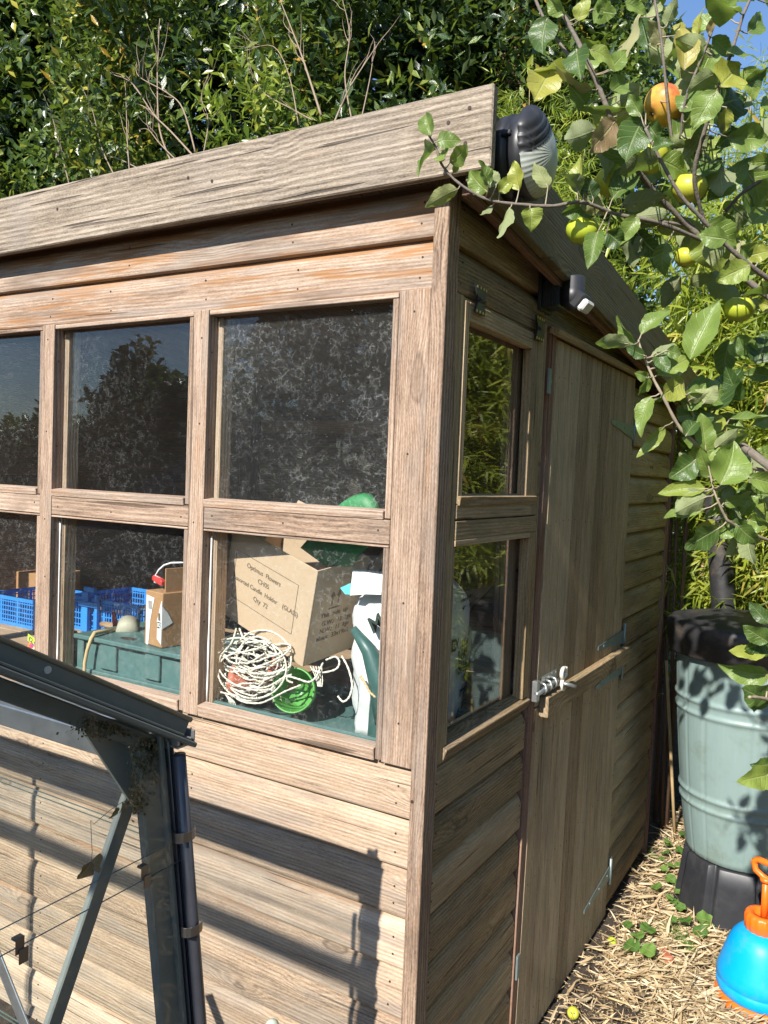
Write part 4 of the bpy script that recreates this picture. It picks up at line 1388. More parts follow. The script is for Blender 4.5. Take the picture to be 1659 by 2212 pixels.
solo(mb, 'green_bottle', plain('green_bottle_plastic', (0.20, 0.42, 0.16), 0.25), (q0[0] - 0.1, 0.95, 1.28), 'pale green plastic bottle lying on the plain brown carton', 'bottle')
# price card
mb = MB()
q = [at(*WW(*p), y=0.075) for p in ((243, 838), (300, 880), (300, 1010), (238, 975))]
mid1, mid2 = (q[0] * .55 + q[3] * .45), (q[1] * .6 + q[2] * .4)
mb.prism([q[0], q[1], mid2, mid1], (0, 0.002, 0))
PC = solo(mb, 'price_card', plain('lime_card', (0.55, 0.80, 0.06), 0.5), q[3], 'lime green price card above a colourful seed packet in the third window', 'price card')
text('£2', 0.022, tuple(q[0] * .72 + q[3] * .28 + np.array((0.005, -0.001, -0.006))), q[1] - q[0], (0, 0, 1), INK, PC, bold=0.0004)
text('40', 0.010, tuple(q[0] * .72 + q[3] * .28 + np.array((0.031, -0.001, -0.012))), q[1] - q[0], (0, 0, 1), INK, PC, bold=0.0002)
mb = MB()
mb.prism([mid1 + (0, .0005, -.001), mid2 + (0, .0005, -.001), q[2], q[3]], (0, 0.002, 0))
T = NT('flower_packet_print')
co = T.n('TexCoord').outputs['Object']
T = T.done(T.princ(Base_Color=T.ramp(T.noise(co, 55, 2), [(0.35, (0.25, 0.06, 0.35)), (0.45, (0.7, 0.10, 0.10)), (0.55, (0.8, 0.35, 0.04)), (0.65, (0.75, 0.72, 0.68))], 'CONSTANT'), Roughness=0.4))
solo(mb, 'seed_packet', T, q[3], 'seed packet with purple and orange flowers under the lime price card', 'seed packet')
mb = MB()
for k in range(7):
    q = at(*WW(610 + 40 * random.random(), 840 + 16 * k), y=0.105)
    ico(mb, q, 0.020, 2, 0, 0.28, (1, .7, 1), seed=k * 1.7)
solo(mb, 'jute_twine', ROPE, at(*WW(630, 940), y=.105), 'bundle of beige jute twine beside the second window post', 'twine')
mb = MB()
q = at(*WW(640, 1140), y=0.12)
mb.lathe([(0, 0), (0.026, 0), (0.028, 0.01), (0.028, 0.055), (0.012, 0.075), (0.011, 0.085), (0, 0.085)], (q[0], q[1], BT + .002), (0, 0, 1), 20)
solo(mb, 'small_bottle', plain('bottle_green', (0.03, 0.16, 0.06), 0.25), (q[0], q[1], BT), 'small dark green bottle below the jute twine', 'bottle')
# sheet hung at the back and odds on the rear wall
mb = MB()
a_, b_ = at(*WW(1050, 110), y=1.9), at(*WW(1480, 470), y=1.9)
nx, nz = 24, 12
vs = []
for i in range(nz):
    for k in range(nx):
        u_, v_ = k / (nx - 1), i / (nz - 1)
        vs.append((a_[0] + (b_[0] - a_[0]) * u_, 1.9 + 0.04 * math.sin(u_ * 19 + v_ * 3) * (0.4 + v_), a_[2] + (b_[2] - a_[2]) * v_ + 0.03 * math.sin(u_ * 9) * (1 - v_)))
mb.add(vs, [(i * nx + k, i * nx + k + 1, (i + 1) * nx + k + 1, (i + 1) * nx + k) for i in range(nz - 1) for k in range(nx - 1)], 0, None, None, True)
o_ = solo(mb, 'plastic_sheet', GREYPL, tuple(a_), 'grey crumpled plastic sheet hanging at the back of the shed', 'sheet')
o_.modifiers.new('thickness', 'SOLIDIFY').thickness = 0.003

# ================================================================== greenhouse (its end wall faces the path)
G = Z(.385, 0, 1360.4)
GX = -0.12
YR, ZR = -2.18, 2.143
XB = -2.30


def yf(z):
    return -0.638 - (z - 1.267) * 0.141


def yn(z):
    return 2 * YR - yf(z)


GHT = thing('greenhouse', 'small green framed greenhouse with sloping glass roof in front of the shed', 'greenhouse', (-1.2, YR, -0.02))
for ff, nm in ((yf, 'far'), (yn, 'near')):
    sg = 1 if nm == 'far' else -1
    mb = MB()
    p0, p1 = np.array((-0.142, ff(1.285) - sg * 0.030, 1.285)), np.array((-0.142, ff(-0.02) - sg * 0.030, -0.02))
    mb.beam(p0, p1, 0.058, 0.018, up=(0, 1, 0), ch=0.003)
    mb.beam(p0 + (0.012, sg * 0.012, 0), p1 + (0.012, sg * 0.012, 0), 0.008, 0.010, up=(0, 1, 0), ch=0.001)
    mb.beam(p0 + (0.012, sg * 0.024, 0), p1 + (0.012, sg * 0.024, 0), 0.004, 0.014, up=(0, 1, 0), ch=0.001)
    mb.build('corner_post', GH_GREEN, GHT)
    mb = MB()
    mb.tube([(-0.114, ff(z) + sg * 0.004, z) for z in (1.250, 0.9, 0.5, -0.01)], 0.0105, 14)
    mb.beam((-0.128, ff(1.25) - sg * 0.004, 1.262), (-0.128, ff(0) - sg * 0.004, -0.01), 0.012, 0.010, up=(0, 1, 0))
    cpp = mb.build('capping', GH_PIPE, GHT)
    for z in ((1.118, 0.955) if nm == 'far' else ()):
        mb = MB()
        for a0_, a1_ in ((0, 1),):
            pth = [(-0.112 + 0.0135 * math.cos(a), ff(z) - sg * 0.000 - 0.020 * math.sin(a) * sg, z) for a in np.linspace(-1.3, 1.9, 9)]
            for i in range(8):
                mb.beam(pth[i], pth[i + 1], 0.016, 0.0012, up=(0, 0, 1), ch=0.0002)
        mb.build('spring_clip', CLIP, GHT)
    # rafter : two flanges
    e0 = np.array((-0.128, ff(1.29) + sg * 0.030, 1.264))
    e1 = np.array((-0.128, YR, ZR - 0.022))
    a = nrm(e1 - e0)
    pn = np.array((0, -a[2] * sg, a[1] * sg))
    pn = pn if pn[2] > 0 else -pn
    mb = MB()
    mb.beam(e0 + pn * 0.018 + a * 0.012, e1 + pn * 0.018, 0.030, 0.026, up=pn, ch=0.003)
    mb.tube([e0 + pn * 0.033 + (0.012, 0, 0) + a * 0.012, e1 + pn * 0.033 + (0.012, 0, 0)], 0.0042, 8)
    mb.beam(e0 - pn * 0.001 + (0.010, 0, 0) - a * 0.004, e1 - pn * 0.001 + (0.010, 0, 0), 0.008, 0.040, up=pn, ch=0.002)
    mb.beam(e0 + pn * 0.006 + (0.018, 0, 0) + a * 0.03, e1 + pn * 0.006 + (0.018, 0, 0), 0.004, 0.018, up=pn, ch=0.001)
    mb.beam(e0 - pn * 0.020 + (-0.012, 0, 0) + a * 0.02, e1 - pn * 0.020 + (-0.012, 0, 0), 0.026, 0.014, up=pn, ch=0.002)
    rf = mb.build('rafter', GH_GREEN, GHT)
    if nm == 'far':
        mb = MB()
        mb.disc(at(103, 1447, x=-0.1146), (1, 0, 0), 0.0052, h=0.0012, n=14)
        mb.build('bolt', CREAM, rf)
    # gutter and eave beam along x
    mb = MB()
    y_ = ff(1.28)
    mb.bar(XB, -0.107, y_ - 0.002, y_ + sg * 0.036, 1.262, 1.2662, 'x', ch=0.001)
    mb.bar(XB, -0.107, y_ + sg * 0.032, y_ + sg * 0.036, 1.2665, 1.284, 'x', ch=0.001)
    mb.bar(XB, -0.107, y_ - 0.002, y_ + sg * 0.004, 1.2665, 1.284, 'x', ch=0.001)
    for k in range(4):
        mb.bar(XB, -0.105, y_ + sg * (0.009 + k * 0.005), y_ + sg * (0.011 + k * 0.005), 1.2665, 1.275, 'x', ch=0.0005)
    mb.build('gutter', GH_ALU, GHT)
    mb = MB()
    mb.bar(XB, -0.152, y_ - sg * 0.030, y_ - sg * 0.004, 1.228, 1.2655, 'x', ch=0.002)
    mb.build('eave_beam', GH_ALU, GHT)
    # gusset plate in the corner
    if nm == 'far':
        gp = [(-0.790, 1.345), (-0.778, 1.312), (-0.701, 1.197), (-0.655, 1.136), (-0.63, 1.122), (-0.606, 1.19), (-0.610, 1.258), (-0.64, 1.29)]
    else:
        gp = [(2 * YR - y, z) for y, z in [(-0.812, 1.345), (-0.799, 1.318), (-0.727, 1.211), (-0.683, 1.150), (-0.66, 1.135), (-0.628, 1.20), (-0.625, 1.268), (-0.66, 1.30)]][::-1]
    mb = MB()
    mb.prism([(-0.158, y, z) for y, z in gp], (0.006, 0, 0))
    mb.build('gusset_plate', GH_GREEN, GHT)
    # diagonal brace in the end wall
    mb = MB()
    b0, b1 = at(284, 1715, x=-0.165)[1:], at(118, 2207, x=-0.165)[1:]
    b1 = b0 + (b1 - b0) * 3.6
    if nm == 'near':
        b0, b1 = (2 * YR - b0[0], b0[1]), (2 * YR - b1[0], b1[1])
    mb.beam((-0.168, *b0), (-0.168, *b1), 0.027, 0.012, up=(0, 1, 0), ch=0.002)
    mb.build('brace', GH_GREEN, GHT)
    # side-wall glazing bars, roof bars
    for k in range(1, 4):
        x = -0.12 - 0.61 * k
        mb = MB()
        mb.beam((x, ff(1.26) - sg * 0.012, 1.26), (x, ff(0) - sg * 0.012, -0.02), 0.016, 0.022, up=(1, 0, 0))
        mb.build('glazing_bar', GH_GREEN, GHT)
        mb = MB()
        mb.beam((x, e0[1] - sg * 0.02, e0[2]), (x, YR, ZR - 0.012), 0.016, 0.020, up=(1, 0, 0))
        mb.build('roof_bar', GH_GREEN, GHT)
    for k in range(4):
        xa, xb = -0.128 - 0.61 * k, -0.128 - 0.61 * (k + 1) + 0.004
        xb = max(xb, XB)
        for (za, zb, off) in ((1.088, 1.262, 0.003), (0.55, 1.100, 0.0), (0.0, 0.565, -0.003)):
            mb = MB()
            pa_, pb_ = np.array((0, ff(za) + sg * off, za)), np.array((0, ff(zb) + sg * off, zb))
            nn_ = np.cross((1, 0, 0), nrm(pb_ - pa_)) * 0.003
            mb.prism([pa_ + (xa - .002, 0, 0), pb_ + (xa - .002, 0, 0), pb_ + (xb + .002, 0, 0), pa_ + (xb + .002, 0, 0)], nn_)
            mb.mi = [0, 0, 1, 1, 1, 1]
            mb.build('pane', [GLASS_GH, GLASS_EDGE], GHT)
        mb = MB()
        q0, q1 = np.array((0, e0[1], e0[2] + 0.012)), np.array((0, YR, ZR + 0.012))
        mb.board(((xa + xb) / 2, (q0[1] + q1[1]) / 2, (q0[2] + q1[2]) / 2), [(1, 0, 0), nrm(q1 - q0), np.cross((1, 0, 0), nrm(q1 - q0))], (xa - xb - 0.002, np.linalg.norm(q1 - q0) - 0.01, 0.003), ch=0.0003)
        mb.build('roof_pane', GLASS_GH, GHT)
    mb = MB()
    mb.bar(XB, -0.13, ff(0) - sg * 0.05, ff(0) - sg * 0.005, -0.02, 0.012, 'x')
    mb.build('base_rail', GH_GREEN, GHT)
mb = MB()
mb.bar(XB, -0.115, YR - 0.02, YR + 0.02, ZR - 0.012, ZR + 0.030, 'x', ch=0.004)
mb.build('ridge_bar', GH_GREEN, GHT)
# galvanised diagonal on the shed-facing side wall
mb = MB()
za_, zb_ = 1.12, 0.42
p_, q_ = at(-14, 2045, y=yf(1.0) - 0.02), at(72, 2260, y=yf(0.9) - 0.02)
d_ = (q_ - p_)
mb.beam(p_ - d_ * 0.12, q_ + d_ * 2.4, 0.030, 0.004, up=(1, 0, 0), ch=0.001)
mb.build('side_brace', GH_ALU, GHT)
# end-wall glass with lapped panes and clips
for (za, zb, xo) in ((1.071, 1.80, -0.1235), (0.55, 1.1035, -0.1275), (0.0, 0.565, -0.1315)):
    mb = MB()

    def top(y):
        return ZR - abs(y - YR) * 0.5375
    if zb > 1.5:
        pl = [(yf(za) + 0.004, za), (yf(1.262), 1.262), (yf(1.28) - 0.03, 1.300), (YR, ZR - 0.012), (yn(1.28) + 0.03, 1.300), (yn(1.262), 1.262), (yn(za) - 0.004, za)]
    else:
        pl = [(yf(za) + 0.004, za), (yf(zb) + 0.004, zb), (yn(zb) - 0.004, zb), (yn(za) - 0.004, za)]
    mb.prism([(xo, y, z) for y, z in pl], (0.003, 0, 0))
    mb.mi = [0, 0] + [1] * len(pl)
    mb.build('end_pane', [GLASS_GH, GLASS_EDGE], GHT)
mb = MB()
mb.bar(-0.150, -0.128, yn(0) + .01, yf(0) - .01, -0.02, 0.010, 'y')
mb.build('base_rail', GH_GREEN, GHT)
for u, v in ((42, 2040), (311, 1883), (-300, 2230)):
    c = at(u, v, x=-0.120)
    mb = MB()
    mb.bar(-0.1285, -0.1195, c[1] - 0.0065, c[1] + 0.0065, c[2] - 0.002 + 0.008, c[2] + 0.0095, 'y', ch=0.0004)
    mb.bar(-0.1195, -0.1185, c[1] - 0.0065, c[1] + 0.0065, c[2] - 0.012, c[2] + 0.0095, 'z', ch=0.0003)
    mb.bar(-0.1185, -0.1165, c[1] - 0.002, c[1] + 0.0115, c[2] - 0.026, c[2] - 0.006, 'z', ch=0.0004)
    mb.build('glazing_clip', CLIP, GHT)

# moss and dry leaves caught in the corner
P, D, N, L, W_, r_ = [], [], [], [], [], []
for k in range(4200):
    t = random.random()
    if t < 0.45:
        u, v = random.gauss(225, 26), random.gauss(1555, 10) + (random.random() * 18)
    elif t < 0.85:
        u, v = random.gauss(322, 18), random.gauss(1632, 32)
    else:
        u, v = random.gauss(300, 10), random.gauss(1725, 16)
    v = max(v, 1478 + u * 0.385)
    u = min(u, 352)
    p = at(u, v, x=-0.131 - random.random() * 0.014)
    P.append(p)
    D.append([random.gauss(0, .5), random.gauss(0, 1), random.gauss(-.3, 1)])
    N.append([1, random.gauss(0, .7), random.gauss(0, .7)])
    L.append(random.uniform(0.003, 0.009))
    W_.append(random.uniform(0.0012, 0.0052))
    r_.append(random.random())
mo = leafmesh('moss_clump', MOSSM, None, P, D, N, L, W_, r_, nt=2, curl=0.4, label='dry brown moss and leaf debris packed into the greenhouse corner', cat='moss')
rebase(mo, at(300, 1640, x=-0.138))
mo['kind'] = 'stuff'
DLf = thing('dry_leaf', 'curled brown dead leaf dangling on a thread behind the greenhouse glass', 'dead leaf', at(300, 1885, x=-0.145))
c = at(297, 1866, x=-0.142)
leafmesh('blade', DRYLEAF, DLf, [c, c + (0, 0.001, 0)], [(0.1, -0.8, -0.55), (0.1, 0.85, -0.5)], [(1, 0.1, .5), (1, -.2, .5)], [0.030, 0.026], [0.030, 0.022], [0.1, 0.85], nt=8, ns=3, fold=0.5, curl=-0.45)
mb = MB()
mb.tube([at(*q, x=-0.142) for q in ((278, 1728), (262, 1734), (235, 1752), (203, 1780), (196, 1772), (197, 1800), (199, 1840), (197, 1862), (225, 1868), (297, 1866))][:8], 0.0005, 5)
mb.build('stem', DEADTW, DLf)
c = at(197, 1862, x=-0.142)
leafmesh('leaf_blade', DRYLEAF, DLf, [c + (0, .001, 0), c], [(0.1, 0.75, -0.5), (0.1, -0.75, -0.75)], [(1, -.1, .6), (1, .1, .2)], [0.026, 0.026], [0.028, 0.024], [0.8, 0.1], nt=8, ns=3, fold=0.4, curl=-0.35)
for o in list(DLf.children):
    if o.name.startswith('blade'):
        bpy.data.objects.remove(o)
c = at(250, 1745, x=-0.142)
leafmesh('shrivelled_leaf', MOSSM, DLf, [c, c, c + (0, .012, .004)], [(0, -.3, -1), (0, .5, -.8), (0, .2, -1)], [(1, 0, 0), (1, .3, 0), (1, 0, .4)], [0.018, 0.016, 0.02], [0.010, 0.008, 0.012], [0.8, 0.9, 0.7], nt=6, ns=2, fold=0.7, curl=-0.5)
dl2 = leafmesh('hanging_leaf', DRYLEAF, None, [at(318, 1800, x=-0.142), at(316, 1835, x=-0.142)], [(0, -.15, -1), (0, 0.9, -.3)], [(1, 0, .2), (1, 0, .2)], [0.026, 0.016], [0.016, 0.010], [0.2, 0.15], nt=7, ns=2, fold=0.4, curl=-0.2, label='small torn brown leaf stuck to the greenhouse corner post', cat='dead leaf')
rebase(dl2, at(318, 1800, x=-0.142))

# pale stake whose rounded top just shows at the foot of the wall
c = at(590, 2203, y=-0.10)
mb = MB()
mb.lathe([(0.019, -0.02 - c[2]), (0.019, -0.030), (0.0175, -0.016), (0.013, -0.006), (0.006, -0.001), (0.0, 0.0)], c, (0.12, 0, 1), 20)
solo(mb, 'garden_stake', PALEGREEN, (c[0], c[1], -0.02), 'pale sage plastic stake with rounded top at the foot of the front wall', 'stake')

# ================================================================== water butt, stand, pipe, sprayer
BC = np.array((0.432, 2.00))
ST = thing('butt_stand', 'black ribbed plastic stand carrying the water butt', 'stand', (*BC, -0.02))
mb = MB()


def lobes(a, i):
    s = abs(((a * 8 / (2 * PI)) % 1) - 0.5)
    return 1.0 - (0.13 if s > 0.40 else 0.0) + 0.02 * math.cos(a * 8)


mb.lathe([(0.0, 0.222), (0.208, 0.222), (0.214, 0.216), (0.222, 0.15), (0.238, 0.04), (0.248, -0.02)], (*BC, 0), (0, 0, 1), 160, rmul=lobes)
mb.build('body', BLACK, ST)
WB = thing('water_butt', 'sage green barrel water butt with hoops and black lid beside the shed', 'water butt', (*BC, 0.234))
mb = MB()


def planks(a, i):
    k = (a * 18 / (2 * PI) + 0.3 * math.sin(i * 0.0)) % 1
    return 1.0 - (0.012 if k < 0.05 else 0.0) + 0.0016 * math.sin(k * 41) * math.sin(a * 7)


prof = [(0.195, 0.224), (0.206, 0.230), (0.210, 0.250)]
rz = lambda z: 0.205 + 0.080 * ((z - 0.235) / 0.80) ** 0.80 + 0.008 * math.sin(PI * (z - 0.235) / 0.8)
z = 0.262
while z < 1.03:
    bump_ = 0.0
    for zc in (0.44, 0.485, 0.815, 0.865):
        bump_ += 0.0075 * math.exp(-((z - zc) / 0.009) ** 2)
    prof.append((rz(z) + bump_, z))
    z += 0.006
prof += [(rz(1.03) + 0.004, 1.035), (rz(1.03) + 0.004, 1.09)]
mb.lathe(prof, (*BC, 0), (0, 0, 1), 216, rmul=planks)
mb.build('barrel', BUTT, WB)
mb = MB()
mb.lathe([(0.296, 1.040), (0.314, 1.040), (0.318, 1.046), (0.319, 1.080), (0.327, 1.090), (0.330, 1.145), (0.326, 1.162), (0.316, 1.170), (0.285, 1.172), (0.275, 1.178), (0.15, 1.194), (0.0, 1.198)], (*BC, 0), (0, 0, 1), 72)
mb.build('lid', LIDM, WB)
mb = MB()
b_, t_ = at(1562, 1290, y=2.5), at(1551, 1135, y=2.5)
dd = (t_ - b_)
mb.tube([np.array((b_[0] - dd[0] / dd[2] * b_[2], 2.5, -0.02)), b_ - dd * 0.3, b_, b_ + dd * 0.35, t_, t_ + dd * 0.5], [0.056, 0.055, 0.054, 0.054, 0.053, 0.053], 24)
solo(mb, 'black_pipe', LIDM, (b_[0] + 0.03, 2.5, -0.02), 'thick black upright pipe flecked with debris behind the water butt', 'pipe')

SC = np.array((0.578, 1.405))
SP = thing('pressure_sprayer', 'blue garden pressure sprayer with orange cap pump handle and base', 'sprayer', (*SC, -0.02))
mb = MB()
mb.lathe([(0.0, 0.012), (0.128, 0.012), (0.134, 0.018), (0.137, 0.030), (0.1375, 0.052), (0.1352, 0.054), (0.1375, 0.057), (0.1365, 0.080), (0.130, 0.100), (0.121, 0.128), (0.112, 0.156), (0.103, 0.180), (0.092, 0.202), (0.077, 0.218), (0.060, 0.228), (0.048, 0.232), (0.047, 0.245), (0.0, 0.245)], (*SC, 0), (0, 0, 1), 64)
mb.build('tank', SPRBLUE, SP)
mb = MB()
mb.lathe([(0.0, -0.02), (0.138, -0.02), (0.142, -0.014), (0.139, 0.000), (0.134, 0.011), (0.0, 0.0115)], (*SC, 0), (0, 0, 1), 64)
mb.build('base', ORANGE, SP)
mb = MB()
mb.lathe([(0.054, 0.226), (0.058, 0.230), (0.059, 0.274), (0.054, 0.283), (0.032, 0.284), (0.031, 0.268), (0.0, 0.268)], (*SC, 0), (0, 0, 1), 96, rmul=lambda a, i: 1 + (0.022 * math.copysign(1, math.sin(a * 16)) if i in (1, 2) else 0))
mb.build('cap', ORANGE, SP)
mb = MB()
mb.tube([(*SC, 0.26), (*SC, 0.40)], 0.0115, 14)
mb.tube([(SC[0], SC[1], 0.392), (SC[0], SC[1], 0.405)], 0.02, 14)
mb.build('pump_rod', ORANGE, SP)
mb = MB()
hp = [(-0.060, 0.435), (-0.052, 0.410), (-0.02, 0.398), (0.02, 0.398), (0.052, 0.410), (0.060, 0.435), (0.045, 0.448), (0.0, 0.453), (-0.045, 0.450), (-0.060, 0.435)]
mb.tube([(SC[0] + x * 0.90 + 0.012, SC[1] - x * 0.30, z - x * 0.12) for x, z in hp], 0.0105, 12, caps=False)
mb.build('handle', ORANGE, SP)

# ================================================================== apple tree
TREE = thing('apple_tree', 'apple tree reaching over the shed corner with curled serrated leaves', 'tree', (0.92, 0.12, -0.02))
Q2 = Z(.5, 829.5, 0.0)
Q8 = Z(.315, 1260.8, 564)
Q7 = Z(.24, 1260.8, 0.0)
QT = Z(.24, 1260.8, 1194.5)
BR = []


def spline(P, n=5):
    out = []
    for i in range(len(P) - 1):
        p0, p1, p2, p3 = P[max(i - 1, 0)], P[i], P[i + 1], P[min(i + 2, len(P) - 1)]
        for k in range(n):
            t = k / n
            out.append(0.5 * ((2 * p1) + (-p0 + p2) * t + (2 * p0 - 5 * p1 + 4 * p2 - p3) * t * t + (-p0 + 3 * p1 - 3 * p2 + p3) * t ** 3))
    out.append(P[-1])
    return out


def branch(pts, r0, r1, m=None):
    """pts: (u, v, depth) along the branch"""
    P = [at(u, v, d=d) for u, v, d in pts]
    S = spline(P)
    n = len(S)
    mb = MB()
    mb.tube(S, [0.72 * (r0 + (r1 - r0) * i / (n - 1)) * (1 + 0.12 * math.sin(i * 2.1)) for i in range(n)], 9)
    mb.build('branch', m or BARK, TREE)
    for i in range(len(pts) - 1):
        for k in range(8):
            t = k / 8
            BR.append(tuple(a + (b - a) * t for a, b in zip(pts[i], pts[i + 1])))


branch([(1180, -40, 1.50), (1197, 0, 1.48), (1230, 55, 1.47), (1270, 135, 1.46), (1302, 210, 1.46), (1322, 262, 1.47), (1352, 330, 1.52), (1410, 410, 1.58), (1500, 500, 1.62), (1620, 610, 1.62), (1740, 700, 1.6)], 0.0048, 0.009)
branch([(1145, -30, 1.55), (1170, 30, 1.54), (1195, 75, 1.53), (1212, 98, 1.52), (1262, 170, 1.5)], 0.004, 0.0045)
branch([(1394, 277, 1.36), (1424, 340, 1.36), (1469, 420, 1.37), (1514, 470, 1.38), (1569, 530, 1.40), (1649, 595, 1.43), (1740, 655, 1.48)], 0.0035, 0.0065)
branch([(925, 290, 1.555), (942, 320, 1.555), (954, 355, 1.555), (984, 390, 1.555), (1029, 420, 1.55), (1069, 435, 1.545), (1129, 442, 1.54), (1194, 445, 1.535), (1259, 437, 1.535), (1330, 462, 1.56), (1420, 480, 1.56), (1520, 520, 1.60)], 0.0028, 0.0055)
branch([(1625, -10, 1.45), (1606, 31, 1.45), (1580, 113, 1.46), (1570, 139, 1.46), (1546, 211, 1.47), (1517, 300, 1.50), (1500, 390, 1.54), (1530, 510, 1.6)], 0.0035, 0.006)
branch([(1412, -20, 1.55), (1414, 0, 1.55), (1426, 67, 1.55), (1438, 178, 1.56), (1450, 290, 1.58), (1480, 420, 1.60)], 0.003, 0.0045)
branch([(1560, 0, 1.50), (1549, 36, 1.5), (1532, 84, 1.5), (1505, 151, 1.5), (1480, 220, 1.52), (1470, 300, 1.55)], 0.0022, 0.004)
branch([(1379, 735, 1.30), (1384, 752, 1.30), (1409, 813, 1.30), (1434, 860, 1.30), (1462, 914, 1.31), (1491, 948, 1.32), (1545, 985, 1.36), (1620, 1010, 1.42), (1730, 1030, 1.5)], 0.0022, 0.0055, TWIG)
branch([(1526, 985, 1.32), (1541, 1055, 1.32), (1552, 1085, 1.32), (1566, 1115, 1.33), (1580, 1130, 1.34), (1640, 1160, 1.40), (1740, 1190, 1.5)], 0.0018, 0.0045, TWIG)
branch([(1480, 850, 1.33), (1487, 868, 1.34), (1500, 900, 1.36), (1530, 930, 1.38), (1600, 960, 1.42)], 0.0022, 0.004, TWIG)
branch([(1568, 456, 1.66), (1600, 420, 1.66), (1650, 385, 1.66), (1720, 340, 1.66)], 0.0045, 0.006)
branch([(1357, 478, 1.62), (1400, 481, 1.62), (1440, 480, 1.62), (1500, 490, 1.62)], 0.004, 0.005)
branch([(1618, 1506, 1.18), (1640, 1507, 1.2), (1700, 1515, 1.25), (1800, 1500, 1.3)], 0.003, 0.005, TWIG)
branch([(1655, 1690, 1.16), (1700, 1690, 1.18), (1790, 1640, 1.3)], 0.002, 0.004, TWIG)
mb = MB()
mb.tube([(0.92, 0.12, -0.02), (0.915, 0.11, 0.5), (0.90, 0.09, 1.0), (0.90, 0.06, 1.45), (0.86, 0.03, 1.9), (0.82, -0.02, 2.25), (0.80, -0.06, 2.6)], [0.055, 0.045, 0.04, 0.036, 0.030, 0.022, 0.012], 16)
for a, b in ((at(1740, 700, d=1.6), (0.86, 0.03, 1.92)), (at(1740, 655, d=1.48), (0.87, 0.03, 1.85)), (at(1730, 1030, d=1.5), (0.90, 0.07, 1.40)), (at(1740, 1190, d=1.5), (0.90, 0.08, 1.28)), (at(1800, 1500, d=1.3), (0.905, 0.09, 1.0)), (at(1790, 1640, d=1.3), (0.91, 0.10, 0.8)), (at(1720, 340, d=1.66), (0.82, -0.01, 2.2)), (at(1600, 960, d=1.42), (0.90, 0.06, 1.5))):
    mb.tube([a, np.asarray(a) * .5 + np.asarray(b) * .5 + (0, 0, .02), b], [0.007, 0.009, 0.013], 8)
mb.build('trunk', BARK, TREE)

# hand-placed leaves: (stalk end) -> (tip), width ratio, tone, turn
LV = []


def lv(zf, *items):
    for it in items:
        (b, t), rest = it[:2], it[2:]
        LV.append((zf(*b), zf(*t), *rest))


